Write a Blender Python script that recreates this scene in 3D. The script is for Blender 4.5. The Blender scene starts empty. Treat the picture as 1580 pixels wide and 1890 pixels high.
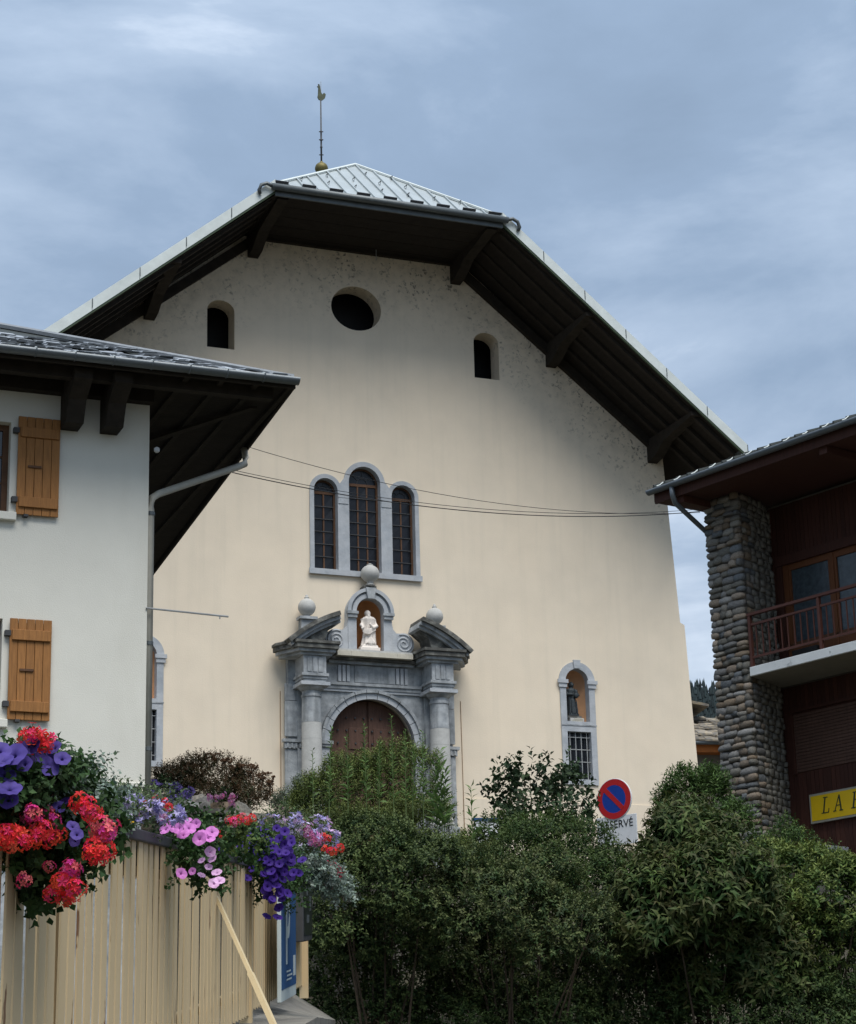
import bpy, math, random
import numpy as np
from mathutils import Vector, Matrix, Euler
from mathutils.geometry import tessellate_polygon
random.seed(7); rng = np.random.default_rng(11)
S = bpy.context.scene; COL = S.collection; RAD = math.radians
# ------------------------------------------------------------------ camera, sky, sun, exposure
F_PX, PW, PH = 4000.0, 1580, 1890
PITCH, ROLL = RAD(16.5873), RAD(-1.44)
_f = Vector((0, math.cos(PITCH), math.sin(PITCH))); _u0 = Vector((0, -math.sin(PITCH), math.cos(PITCH))); _r0 = Vector((1, 0, 0))
_r = _r0*math.cos(ROLL) + _u0*math.sin(ROLL); _u = -_r0*math.sin(ROLL) + _u0*math.cos(ROLL)
cam = bpy.data.cameras.new('camera'); camo = bpy.data.objects.new('camera', cam); COL.objects.link(camo)
camo.matrix_world = Matrix(((_r.x, _u.x, -_f.x, 0), (_r.y, _u.y, -_f.y, 0), (_r.z, _u.z, -_f.z, 0), (0, 0, 0, 1)))
cam.sensor_fit = 'VERTICAL'; cam.sensor_height = 24; cam.lens = 24*F_PX/PH; cam.clip_start = .1; cam.clip_end = 20000
S.camera = camo
def ray(x, y):
    v = _f + _r*((x-PW/2)/F_PX) - _u*((y-PH/2)/F_PX); return v/v.y
def P(x, y, d): return ray(x, y)*d            # photo pixel + forward distance -> world point
SUN_EL, SUN_AZ = 66, 158                        # azimuth clockwise from +Y of where the sun stands
world = bpy.data.worlds.new('World'); S.world = world; world.use_nodes = True
nt = world.node_tree; N = nt.nodes; L = nt.links; N.clear()
out = N.new('ShaderNodeOutputWorld'); bg = N.new('ShaderNodeBackground'); bg.inputs['Strength'].default_value = .1
sky = N.new('ShaderNodeTexSky'); sky.sky_type = 'NISHITA'; sky.sun_disc = False
sky.sun_elevation = RAD(SUN_EL); sky.sun_rotation = RAD(SUN_AZ); sky.air_density = 1.0; sky.dust_density = 2.0
tc = N.new('ShaderNodeTexCoord'); mp = N.new('ShaderNodeMapping'); mp.inputs['Scale'].default_value = (1, 1, 2.2)
mp.inputs['Location'].default_value = (7.3, 2.2, .3)
n1 = N.new('ShaderNodeTexNoise'); n1.inputs['Scale'].default_value = 4.2; n1.inputs['Detail'].default_value = 9; n1.inputs['Roughness'].default_value = .56; n1.inputs['Distortion'].default_value = .25
n2 = N.new('ShaderNodeTexNoise'); n2.inputs['Scale'].default_value = 1.6; n2.inputs['Detail'].default_value = 3
mx = N.new('ShaderNodeMath'); mx.operation = 'MULTIPLY_ADD'; mx.inputs[1].default_value = .45
cr = N.new('ShaderNodeValToRGB'); e = cr.color_ramp.elements
e[0].position = .46; e[0].color = (.72, .98, 1.34, 1); e[1].position = .98; e[1].color = (2.9, 3.2, 3.6, 1)
e2 = cr.color_ramp.elements.new(.70); e2.color = (.95, 1.27, 1.73, 1)
e3 = cr.color_ramp.elements.new(.83); e3.color = (1.40, 1.74, 2.22, 1)
mixs = N.new('ShaderNodeMix'); mixs.data_type = 'RGBA'; mixs.inputs['Factor'].default_value = .93
L.new(tc.outputs['Generated'], mp.inputs['Vector']); L.new(mp.outputs[0], n1.inputs['Vector']); L.new(mp.outputs[0], n2.inputs['Vector'])
L.new(n2.outputs[0], mx.inputs[0]); L.new(n1.outputs[0], mx.inputs[2]); L.new(mx.outputs[0], cr.inputs[0])
sx = N.new('ShaderNodeSeparateXYZ'); L.new(tc.outputs['Generated'], sx.inputs[0]); zr = N.new('ShaderNodeMapRange'); zr.inputs[1].default_value = 0; zr.inputs[2].default_value = 1; zr.inputs[3].default_value = .78; zr.inputs[4].default_value = 1.6; L.new(sx.outputs[2], zr.inputs[0])
vm = N.new('ShaderNodeVectorMath'); vm.operation = 'SCALE'; L.new(cr.outputs[0], vm.inputs[0]); L.new(zr.outputs[0], vm.inputs['Scale'])
L.new(sky.outputs[0], mixs.inputs['A']); L.new(vm.outputs[0], mixs.inputs['B']); L.new(mixs.outputs['Result'], bg.inputs['Color']); L.new(bg.outputs[0], out.inputs['Surface'])
sun = bpy.data.lights.new('sun', 'SUN'); sun.energy = 1.5; sun.angle = RAD(46); sun.color = (1, .965, .91)
suno = bpy.data.objects.new('sun', sun); COL.objects.link(suno)
_sd = Vector((math.sin(RAD(SUN_AZ))*math.cos(RAD(SUN_EL)), math.cos(RAD(SUN_AZ))*math.cos(RAD(SUN_EL)), math.sin(RAD(SUN_EL))))
suno.rotation_euler = _sd.to_track_quat('Z', 'Y').to_euler(); suno.location = (0, -20, 60)
S.view_settings.view_transform = 'Standard'; S.view_settings.look = 'None'; S.view_settings.exposure = 1.6; S.view_settings.gamma = 1
S.view_settings.use_curve_mapping = False
# ------------------------------------------------------------------ materials
def mat(name, col, rough=.8, var=.12, scale=6.0, bump=.0, bscale=40.0, metal=0.0, col2=None, c2lo=.45, c2hi=.65, c2scale=3.0, stretch=(1, 1, 1), spec=.3, attr=None, trans=0.0, objrand=0.0, detail=5):
    m = bpy.data.materials.new(name); m.use_nodes = True; t = m.node_tree; n = t.nodes; l = t.links
    b = n['Principled BSDF']; b.inputs['Roughness'].default_value = rough; b.inputs['Metallic'].default_value = metal
    b.inputs['Specular IOR Level'].default_value = spec
    tcn = n.new('ShaderNodeTexCoord'); mpn = n.new('ShaderNodeMapping'); mpn.inputs['Scale'].default_value = stretch
    l.new(tcn.outputs['Object'], mpn.inputs['Vector'])
    if attr:
        a = n.new('ShaderNodeAttribute'); a.attribute_name = attr; cur = a.outputs['Color']
    else:
        rgb = n.new('ShaderNodeRGB'); rgb.outputs[0].default_value = (*col, 1); cur = rgb.outputs[0]
    def mixc(a, bsock, fac, blend='MIX'):
        mm = n.new('ShaderNodeMix'); mm.data_type = 'RGBA'; mm.blend_type = blend
        l.new(a, mm.inputs['A'])
        if isinstance(bsock, tuple): mm.inputs['B'].default_value = (*bsock, 1)
        else: l.new(bsock, mm.inputs['B'])
        if isinstance(fac, (int, float)): mm.inputs['Factor'].default_value = fac
        else: l.new(fac, mm.inputs['Factor'])
        return mm.outputs['Result']
    def noise(sc, det=detail, vec=None):
        q = n.new('ShaderNodeTexNoise'); q.inputs['Scale'].default_value = sc; q.inputs['Detail'].default_value = det; q.inputs['Roughness'].default_value = .6
        l.new(vec or mpn.outputs[0], q.inputs['Vector']); return q.outputs[0]
    def ramp(sock, lo, hi, a=0.0, b2=1.0):
        q = n.new('ShaderNodeMapRange'); q.inputs[1].default_value = lo; q.inputs[2].default_value = hi; q.inputs[3].default_value = a; q.inputs[4].default_value = b2
        l.new(sock, q.inputs[0]); return q.outputs[0]
    if col2: cur = mixc(cur, col2, ramp(noise(c2scale), c2lo, c2hi))
    if var:
        g = ramp(noise(scale), .25, .75, 1-var, 1+var)
        cc = n.new('ShaderNodeCombineColor'); [l.new(g, cc.inputs[i]) for i in range(3)]
        cur = mixc(cur, cc.outputs[0], 1.0, 'MULTIPLY')
    if objrand:
        oi = n.new('ShaderNodeObjectInfo'); g = ramp(oi.outputs['Random'], 0, 1, 1-objrand, 1+objrand)
        cc = n.new('ShaderNodeCombineColor'); [l.new(g, cc.inputs[i]) for i in range(3)]
        cur = mixc(cur, cc.outputs[0], 1.0, 'MULTIPLY')
    l.new(cur, b.inputs['Base Color'])
    if bump:
        bn = n.new('ShaderNodeBump'); bn.inputs['Strength'].default_value = bump; bn.inputs['Distance'].default_value = .02
        l.new(noise(bscale, 4), bn.inputs['Height']); l.new(bn.outputs[0], b.inputs['Normal'])
    if trans:
        tr = n.new('ShaderNodeBsdfTranslucent'); l.new(cur, tr.inputs[0]); ms = n.new('ShaderNodeMixShader'); ms.inputs[0].default_value = trans
        o = n['Material Output']; l.new(b.outputs[0], ms.inputs[1]); l.new(tr.outputs[0], ms.inputs[2]); l.new(ms.outputs[0], o.inputs['Surface'])
    m['h'] = 1; MH[name] = (n, l, b, mixc, noise, ramp, tcn, cur)
    return m
MH = {}; M = {}
def add(k, *a, **kw): M[k] = mat(k, *a, **kw)
add('plaster', (.77, .668, .525), .92, .05, .9, .2, 26, col2=(.73, .64, .51), c2scale=.35, c2lo=.4, c2hi=.7, spec=.1)
add('plaster_white', (.68, .67, .60), .92, .05, 1.2, .22, 60, spec=.1)
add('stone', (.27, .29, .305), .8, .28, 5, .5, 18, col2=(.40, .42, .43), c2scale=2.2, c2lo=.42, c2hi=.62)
add('stone_pale', (.45, .45, .43), .85, .14, 5, .4, 25)
add('stone_light', (.41, .43, .45), .85, .14, 4, .4, 18, col2=(.34, .37, .40), c2scale=1.8)
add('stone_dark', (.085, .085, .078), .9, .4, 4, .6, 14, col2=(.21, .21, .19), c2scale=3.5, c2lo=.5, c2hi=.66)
add('stone_cream', (.52, .49, .41), .9, .12, 5, .3, 18)
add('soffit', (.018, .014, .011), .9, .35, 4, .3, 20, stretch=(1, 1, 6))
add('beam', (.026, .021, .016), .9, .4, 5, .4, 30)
add('zinc', (.55, .60, .59), .55, .10, 2.5, .1, 8, spec=.4)
add('zinc_dark', (.10, .115, .12), .5, .2, 4, 0, metal=.3, spec=.5)
add('sheet', (.36, .40, .41), .42, .14, 1.3, .1, 6, metal=.35, spec=.5)
add('green_edge', (.05, .075, .045), .7)
add('iron', (.05, .052, .055), .6, .2)
add('iron_pale', (.32, .33, .33), .6, .2)
add('bronze_green', (.075, .085, .055), .55, .3, 8, metal=.4)
add('gilt', (.14, .12, .045), .55, .3, 8, metal=.5)
add('door_wood', (.095, .050, .035), .7, .3, 4, .3, 20, stretch=(6, 6, .6))
add('window_wood', (.10, .05, .026), .7, .25, 8)
add('glass', (.012, .016, .022), .08, .3, 3, .08, 5, spec=.7)
add('glass_dark', (.010, .011, .014), .22, .3, 3, .15, 7, spec=.35)
add('curtain_glass', (.05, .065, .075), .25, .45, 9, .2, 30, spec=.5)
add('niche', (.47, .235, .10), .9, .12, 4, .2, 20)
add('niche_side', (.62, .36, .20), .9, .1, 4, .2, 20)
add('statue_white', (.72, .66, .60), .75, .1, 14, .4, 40)
add('statue_dark', (.035, .045, .05), .6, .4, 14, .3, 40, spec=.3)
add('shutter', (.30, .135, .040), .65, .28, 5, .25, 30, stretch=(9, 9, .7), objrand=.08)
add('timber_red', (.060, .021, .013), .75, .3, 5, .3, 30, stretch=(8, 8, .6), objrand=.18)
add('timber_warm', (.13, .046, .016), .7, .25, 6, .2, 30, stretch=(8, 8, .6))
add('rail_brown', (.085, .030, .020), .6, .15)
add('slab', (.70, .71, .69), .9, .1, 3, .2, 20, col2=(.25, .27, .27), c2scale=2.4, c2lo=.6, c2hi=.68)
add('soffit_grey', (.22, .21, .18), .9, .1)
add('mortar', (.135, .125, .105), .95, .3, 12, .8, 25)
add('rock', (.2, .18, .15), .85, .3, 9, .6, 18, attr=None)
for i, c in enumerate([(.19, .185, .175), (.25, .23, .195), (.25, .20, .15), (.14, .15, .155), (.33, .27, .21), (.21, .16, .11), (.30, .29, .27), (.17, .16, .135)]):
    add('cobble%d' % i, c, .8, .3, 12, .6, 22, objrand=.22, col2=tuple(.6*x for x in c), c2scale=9)
add('tile', (.24, .26, .28), .45, .25, 7, .2, 20, objrand=.35, spec=.5)
add('roof_green', (.030, .036, .034), .6, .2)
add('gutter_grey', (.13, .15, .165), .45, .15, 4, metal=.3, spec=.5)
add('pipe_beige', (.42, .40, .34), .6, .1)
add('fence_paint', (.62, .475, .275), .6, .03, 3, .05, 30, objrand=.02)
add('cap_dark', (.045, .047, .05), .6, .2)
add('brace_paint', (.52, .42, .25), .6, .06)
add('concrete', (.17, .16, .14), .95, .25, 3, .7, 12, col2=(.13, .13, .115), c2scale=2.2)
add('ground_dirt', (.055, .05, .035), .95, .3, 2, .5, 6)
add('asphalt', (.05, .05, .05), .95, .2, 3, .3, 30)
add('sign_red', (.38, .015, .018), .45, .05)
add('sign_blue', (.008, .040, .26), .45, .05)
add('sign_white', (.62, .64, .66), .6, .08)
add('park_blue', (.022, .075, .19), .5, .12, 5)
add('park_white', (.42, .48, .48), .6, .08)
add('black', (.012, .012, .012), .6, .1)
add('yellow', (.72, .47, .01), .5, .05)
add('frame_grey', (.32, .31, .25), .6, .1)
add('letter_green', (.025, .04, .022), .6, .1)
add('leaf', (.1, .1, .1), .6, 0, spec=.16, attr='Col', trans=.22)
add('petal', (.1, .1, .1), .6, 0, spec=.15, attr='Col', trans=.3)
add('bark', (.06, .045, .03), .9, .3, 10, .5, 30)
add('slate', (.13, .12, .105), .85, .35, 6, .5, 16, objrand=.35, col2=(.22, .18, .12), c2scale=4)
add('orange_wood', (.40, .13, .03), .7, .2)
add('render_grey', (.16, .15, .13), .95, .15, 2)
add('pine', (.018, .030, .026), .9, .3, .2, attr='Col')
add('hill', (.02, .03, .024), .95, .3, .05)
add('terracotta', (.30, .12, .05), .8, .15)
add('conduit', (.30, .20, .13), .9)
add('notice', (.014, .018, .018), .35, .4, 3, spec=.35)
# extra wear on a few materials
def facade_spots():
    n, l, b, mixc, noise, ramp, tcn, cur = MH['plaster']
    sep = n.new('ShaderNodeSeparateXYZ'); l.new(tcn.outputs['Object'], sep.inputs[0])
    def m(op, a, c):
        q = n.new('ShaderNodeMath'); q.operation = op
        for i, s in enumerate((a, c)):
            if s is None: continue
            if isinstance(s, (int, float)): q.inputs[i].default_value = s
            else: l.new(s, q.inputs[i])
        return q.outputs[0]
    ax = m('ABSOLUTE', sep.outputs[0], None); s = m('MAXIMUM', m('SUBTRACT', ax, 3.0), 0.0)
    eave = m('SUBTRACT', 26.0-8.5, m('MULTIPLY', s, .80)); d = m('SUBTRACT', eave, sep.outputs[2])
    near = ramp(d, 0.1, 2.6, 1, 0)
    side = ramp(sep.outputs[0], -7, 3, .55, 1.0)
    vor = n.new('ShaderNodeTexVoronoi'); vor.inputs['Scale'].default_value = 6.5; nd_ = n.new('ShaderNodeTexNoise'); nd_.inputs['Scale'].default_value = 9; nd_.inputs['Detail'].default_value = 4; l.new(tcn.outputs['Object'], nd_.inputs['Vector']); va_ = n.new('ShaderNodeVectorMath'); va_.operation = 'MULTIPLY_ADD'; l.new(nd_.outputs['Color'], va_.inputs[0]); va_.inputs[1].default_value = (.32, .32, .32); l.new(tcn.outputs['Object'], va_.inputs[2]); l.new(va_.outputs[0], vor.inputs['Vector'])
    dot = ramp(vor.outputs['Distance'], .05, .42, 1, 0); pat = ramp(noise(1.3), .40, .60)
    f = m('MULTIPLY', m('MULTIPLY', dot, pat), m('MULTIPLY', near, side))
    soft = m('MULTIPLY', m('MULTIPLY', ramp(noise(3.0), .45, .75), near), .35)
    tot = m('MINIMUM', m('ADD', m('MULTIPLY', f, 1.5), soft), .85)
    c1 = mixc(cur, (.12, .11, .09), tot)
    mp2 = n.new('ShaderNodeMapping'); mp2.inputs['Scale'].default_value = (2.2, 1, .12); l.new(tcn.outputs['Object'], mp2.inputs[0])
    streak = ramp(noise(1.5, 4, mp2.outputs[0]), .5, .8, 0, .35)
    c2 = mixc(c1, (.60, .54, .43), streak)
    l.new(c2, b.inputs['Base Color'])
facade_spots()
def rust(key, amount, sc=(14, 14, .8), rcol=(.10, .035, .012), lo=.62, hi=.70):
    n, l, b, mixc, noise, ramp, tcn, cur = MH[key]
    mp2 = n.new('ShaderNodeMapping'); mp2.inputs['Scale'].default_value = sc; l.new(tcn.outputs['Object'], mp2.inputs[0])
    oi = n.new('ShaderNodeObjectInfo'); ad = n.new('ShaderNodeVectorMath'); ad.operation = 'MULTIPLY_ADD'
    l.new(oi.outputs['Random'], ad.inputs[0]); ad.inputs[1].default_value = (40, 40, 40); l.new(mp2.outputs[0], ad.inputs[2])
    l.new(mixc(cur, rcol, ramp(noise(1.0, 5, ad.outputs[0]), lo, hi, 0, amount)), b.inputs['Base Color'])
rust('fence_paint', .85, (7, 7, 2.2), (.14, .05, .018), lo=.665, hi=.695)
rust('stone', .5, (5, 5, .5), (.10, .11, .11), .5, .68)
rust('plaster_white', .3, (1.2, 1.2, .25), (.52, .50, .42), .52, .75)
rust('stone_cream', .4, (3, 3, 1.2), (.2, .19, .16), .55, .7)
rust('zinc', .4, (2, 2, 2), (.40, .45, .44), .5, .7)
# ------------------------------------------------------------------ mesh helpers
class MB:
    def __init__(s): s.v = []; s.f = []
    def add(s, v, f):
        o = len(s.v); s.v += [tuple(p) for p in v]; s.f += [tuple(i+o for i in q) for q in f]; return s
    def box(s, x0, x1, y0, y1, z0, z1):
        v = [(x, y, z) for x in (x0, x1) for y in (y0, y1) for z in (z0, z1)]
        return s.add(v, [(0, 1, 3, 2), (4, 6, 7, 5), (0, 4, 5, 1), (2, 3, 7, 6), (0, 2, 6, 4), (1, 5, 7, 3)])
    def hexa(s, b, t):
        return s.add(list(b)+list(t), [(3, 2, 1, 0), (4, 5, 6, 7), (0, 1, 5, 4), (1, 2, 6, 5), (2, 3, 7, 6), (3, 0, 4, 7)])
    def prism(s, poly, d0, d1, ax='y'):
        """poly in the plane across ax, extruded from d0 to d1"""
        n = len(poly)
        fn = {'y': lambda p, d: (p[0], d, p[1]), 'x': lambda p, d: (d, p[0], p[1]), 'z': lambda p, d: (p[0], p[1], d)}[ax]
        s.add([fn(p, d0) for p in poly]+[fn(p, d1) for p in poly], [])
        o = len(s.v)-2*n
        tri = tessellate_polygon([[Vector((p[0], p[1], 0)) for p in poly]])
        for t in tri: s.f.append(tuple(o+i for i in t)); s.f.append(tuple(o+n+i for i in reversed(t)))
        for i in range(n): j = (i+1) % n; s.f.append((o+i, o+j, o+n+j, o+n+i))
        return s
    def plate(s, outer, holes, y0, y1):
        loops = [outer]+list(holes); allp = [p for lp in loops for p in lp]; n = len(allp); o = len(s.v)
        s.v += [(p[0], y0, p[1]) for p in allp]+[(p[0], y1, p[1]) for p in allp]
        for t in tessellate_polygon([[Vector((p[0], p[1], 0)) for p in lp] for lp in loops]):
            s.f.append(tuple(o+i for i in t)); s.f.append(tuple(o+n+i for i in reversed(t)))
        k = 0
        for lp in loops:
            for i in range(len(lp)):
                j = (i+1) % len(lp); s.f.append((o+k+i, o+k+j, o+n+k+j, o+n+k+i))
            k += len(lp)
        return s
    def tube(s, path, r, n=8, cap=True):
        path = [Vector(p) for p in path]; rr = r if isinstance(r, (list, tuple)) else [r]*len(path); o = len(s.v); up = Vector((.12, .31, .94))
        for i, p in enumerate(path):
            t = (path[min(i+1, len(path)-1)]-path[max(i-1, 0)]).normalized(); a = t.cross(up)
            if a.length < 1e-3: a = t.cross(Vector((1, 0, 0)))
            a.normalize(); b = t.cross(a)
            for k in range(n): q = 2*math.pi*k/n; s.v.append(tuple(p+a*(rr[i]*math.cos(q))+b*(rr[i]*math.sin(q))))
        for i in range(len(path)-1):
            for k in range(n): k2 = (k+1) % n; s.f.append((o+i*n+k, o+i*n+k2, o+(i+1)*n+k2, o+(i+1)*n+k))
        if cap: s.f.append(tuple(o+k for k in range(n))[::-1]); s.f.append(tuple(o+(len(path)-1)*n+k for k in range(n)))
        return s
    def lathe(s, prof, c, n=20):
        o = len(s.v)
        for r, z in prof:
            for k in range(n): q = 2*math.pi*k/n; s.v.append((c[0]+r*math.cos(q), c[1]+r*math.sin(q), z))
        for i in range(len(prof)-1):
            for k in range(n): k2 = (k+1) % n; s.f.append((o+i*n+k, o+i*n+k2, o+(i+1)*n+k2, o+(i+1)*n+k))
        s.f.append(tuple(o+k for k in range(n))[::-1]); s.f.append(tuple(o+(len(prof)-1)*n+k for k in range(n)))
        return s
    def mesh(s, name, m, smooth=False, dz=0.0):
        me = bpy.data.meshes.new(name); me.from_pydata([(a, b, c-dz) for a, b, c in s.v], [], s.f); me.validate()
        import bmesh
        bm = bmesh.new(); bm.from_mesh(me); bmesh.ops.recalc_face_normals(bm, faces=bm.faces); bm.to_mesh(me); bm.free()
        if smooth: me.shade_smooth()
        me.materials.append(M[m]); return me
    def build(s, name, m, parent=None, smooth=False, bevel=0.0, angle=None):
        root = parent
        while root is not None and root.parent is not None: root = root.parent
        dz = root.location.z if root is not None else 0.0
        me = s.mesh(name, m, smooth and angle is None, dz)
        if angle is not None: me.set_sharp_from_angle(angle=RAD(angle)); me.shade_smooth(); me.set_sharp_from_angle(angle=RAD(angle))
        o = bpy.data.objects.new(name, me); COL.objects.link(o); o.parent = parent
        if bevel:
            b = o.modifiers.new('bevel', 'BEVEL'); b.width = bevel; b.segments = 2; b.limit_method = 'ANGLE'; b.angle_limit = RAD(40)
        return o
def tag(o, label=None, cat=None, group=None, kind=None):
    for k, v in (('label', label), ('category', cat), ('group', group), ('kind', kind)):
        if v: o[k] = v
    return o
def thing(name, label, cat, loc=(0, 0, 0), rotz=0.0, group=None):
    o = bpy.data.objects.new(name, None); COL.objects.link(o); o.location = loc; o.rotation_euler = (0, 0, rotz); o.empty_display_size = .3
    return tag(o, label, cat, group)
def inst(name, me, parent, loc, rot=(0, 0, 0), sc=(1, 1, 1)):
    o = bpy.data.objects.new(name, me); COL.objects.link(o); o.parent = parent
    root = parent
    while root is not None and root.parent is not None: root = root.parent
    dz = root.location.z if root is not None else 0
    o.location = (loc[0], loc[1], loc[2]-dz); o.rotation_euler = rot; o.scale = sc; return o
def arc(cx, cz, r, a0, a1, n=16, ry=None):
    ry = r if ry is None else ry
    return [(cx+r*math.cos(RAD(a0+(a1-a0)*i/n)), cz+ry*math.sin(RAD(a0+(a1-a0)*i/n))) for i in range(n+1)]
def archpoly(cx, hw, z0, zs, n=16, rise=None):
    return [(cx-hw, z0), (cx+hw, z0)]+arc(cx, zs, hw, 0, 180, n, rise)
# ------------------------------------------------------------------ ground
def ground_z(x, y):
    k = [(-400, -1.6), (5, -1.6), (12, -1.2), (22, -.6), (26, .1), (29, 2.0), (33, 3.7), (40, 4.2), (46, 5.0), (54, 6.4), (58, 7.0), (90, 7.6), (160, 8.5), (300, 20), (3000, 60)]
    y0 = y - .38*x if y > 40 else y
    for (a, b), (c, d) in zip(k, k[1:]):
        if y0 <= c:
            t = max(0, min(1, (y0-a)/(c-a))); t = t*t*(3-2*t) if y0 < 60 else t; return b+(d-b)*t
    return k[-1][1]
xs = [-3000, -800, -300, -120, -60]+[i*3 for i in range(-12, 13)]+[60, 120, 300, 800, 3000]
ys = [-2000, -300, -60, -10, 0]+[4+2*i for i in range(40)]+[90, 110, 150, 220, 300, 500, 1000, 3000]
g = MB(); g.v = [(x, y, ground_z(x, y)) for y in ys for x in xs]; nx = len(xs)
g.f = [(j*nx+i, j*nx+i+1, (j+1)*nx+i+1, (j+1)*nx+i) for j in range(len(ys)-1) for i in range(nx-1)]
tag(g.build('ground', 'ground_dirt', smooth=True), kind='structure')
r_ = MB()
for a, b in zip([-40, -10, 0, 5, 8, 11], [-10, 0, 5, 8, 11, 14]):
    r_.add([(.2, a, ground_z(0, a)+.02), (6, a, ground_z(0, a)+.02), (6, b, ground_z(0, b)+.02), (.2, b, ground_z(0, b)+.02)], [(0, 1, 2, 3)])
tag(r_.build('road', 'asphalt'), kind='structure')
# ------------------------------------------------------------------ church
ROTC = RAD(22.05); OC = Vector((-1.868, 60.0, 8.5))
ch = thing('church', 'large cream plastered village church with broad half-hipped gable and grey stone portal', 'church', OC, ROTC)
X0 = -.12; HW = 3.49; EW = 10.97
def zs(u):
    u = abs(u); return 26.15-.83*(u-HW) if u > HW else 26.15
side = [(10.66, 6.4), (10.36, 13.3), (10.29, 15.25), (10.15, 15.32), (9.86, 20.75)]
outl = [(-a, b) for a, b in side] + [(X0-HW, 26.4), (X0+HW, 26.4)] + [(a, b) for a, b in reversed(side)]
outl = outl[:5]+[(X0-HW, 26.35), (X0+HW, 26.35)]+outl[7:]
AX = .07
def ell(cx, cz, rx, rz, n=36): return arc(cx, cz, rx, 0, 360*(n-1)/n, n-1, rz)
def louvre(cx): return [(cx-.41, 22.47), (cx+.41, 22.47), (cx+.41, 23.62)]+arc(cx, 23.62, .41, 8, 172, 10, .33)+[(cx-.41, 23.62)]
holes = [ell(-.12, 24.22, .79, .70), louvre(X0-4.17), louvre(X0+4.17)]
WX = .035
TW = [(WX-1.19, .36, 18.47), (WX, .485, 18.80), (WX+1.19, .36, 18.47)]
for cx, hw, sp in TW: holes.append(archpoly(cx, hw+.02, 16.09, sp))
NX = 6.515
for sg in (-1, 1):
    cx = AX+sg*NX; holes.append(archpoly(cx, .39, 12.08, 13.30)); holes.append([(cx-.40, 10.38), (cx+.40, 10.38), (cx+.40, 11.82), (cx-.40, 11.82)])
holes.append(archpoly(AX, 1.34, 7.9, 11.10, 24)); holes.append(archpoly(AX-.03, .412, 13.74, 14.86, 18))
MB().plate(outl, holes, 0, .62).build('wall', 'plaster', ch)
for sg in (-1, 1):
    MB().prism([(sg*a, b) for a, b in side]+[(sg*9.3, 20.75), (sg*9.3, 6.4)], .62, 26).build('side_wall', 'plaster', ch)
MB().plate([(-10, 6.4), (10, 6.4), (9.8, 20.7), (X0+3.4, 26.1), (X0, 28.5), (X0-3.4, 26.1), (-9.8, 20.7)], [], 25.4, 26).build('rear_wall', 'plaster', ch)
for cx, cz_, w_ in ((-.12, 24.2, 1.3), (X0-4.17, 23.2, .9), (X0+4.17, 23.2, .9)): MB().box(cx-w_, cx+w_, 1.3, 1.35, cz_-1.3, cz_+1.3).build('shade_backing', 'black', ch)  # black sheets added behind the gable openings, standing in for the loft's darkness
MB().box(-9.2, 9.2, .63, 25.3, 21.2, 21.3).build('loft_floor', 'soffit', ch)
# faint ledge of the plinth and a plaster joint
for a, b in ((-10.45, -2.62), (2.87, 10.45)): MB().box(a, b, -.03, -.002, 6.5, 9.72).build('plinth', 'plaster', ch)
# roof -----------------------------------------------------------------
TH = .26; YF, YB = -3.0, 27.0; APY, APZ = -.1, 28.8
roof = MB()
for sg in (-1, 1):
    def R_(u, y, z): return (X0+sg*u, y, z)
    poly = [(EW, YF, zs(EW)), (HW, YF, zs(HW)), (0, APY, APZ-TH), (0, YB, APZ-TH), (HW, YB, zs(HW)), (EW, YB, zs(EW))]
    b = [R_(*p) for p in poly]; t = [R_(p[0], p[1], p[2]+TH) for p in poly]
    roof.add(b+t, [(0, 1, 4, 5), (1, 2, 3, 4), (6, 11, 10, 7), (7, 10, 9, 8)]+[(i, (i+1) % 6, (i+1) % 6+6, i+6) for i in range(6)])
ro = roof.build('roof', 'sheet', ch)
hip = MB(); A_, B_, T_ = (X0-HW-.1, YF-.05, 26.32), (X0+HW+.1, YF-.05, 26.32), (X0, APY, APZ+.03)
hip.add([A_, B_, T_, (A_[0], A_[1], A_[2]-.08), (B_[0], B_[1], B_[2]-.08), (T_[0], T_[1], T_[2]-.2)], [(0, 1, 2), (5, 4, 3), (0, 3, 4, 1), (1, 4, 5, 2), (2, 5, 3, 0)])
ho = hip.build('hip_roof', 'sheet', ch)
slope = Vector((0, APY-YF+.05, APZ+.03-26.32)); sl = slope.length; sd = slope/sl; nrm = Vector((0, -sd.z, sd.y)) if sd.y > 0 else Vector((0, sd.z, -sd.y))
nrm = Vector((0, -sd.z, sd.y))
for i in range(-8, 9):
    x = X0+i*.43; top = sl*(1-abs(x-X0)/(HW+.1))
    if top < .15: continue
    p0 = Vector((x, YF-.05, 26.32)); p1 = p0+sd*top
    MB().hexa([p0+Vector((-.022, 0, 0)), p0+Vector((.022, 0, 0)), p1+Vector((.022, 0, 0)), p1+Vector((-.022, 0, 0))], [q+nrm*.05 for q in (p0+Vector((-.022, 0, 0)), p0+Vector((.022, 0, 0)), p1+Vector((.022, 0, 0)), p1+Vector((-.022, 0, 0)))]).build('standing_seam', 'sheet', ho)
for sg in (-1, 1):
    MB().tube([(X0+sg*(HW+.1), YF-.05, 26.36), (X0, APY, APZ+.06)], .05, 6).build('hip_cap', 'zinc', ho)
MB().tube([(X0, APY, APZ+.05), (X0, YB, APZ+.05)], .06, 6).build('ridge_cap', 'zinc', ro)
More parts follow.
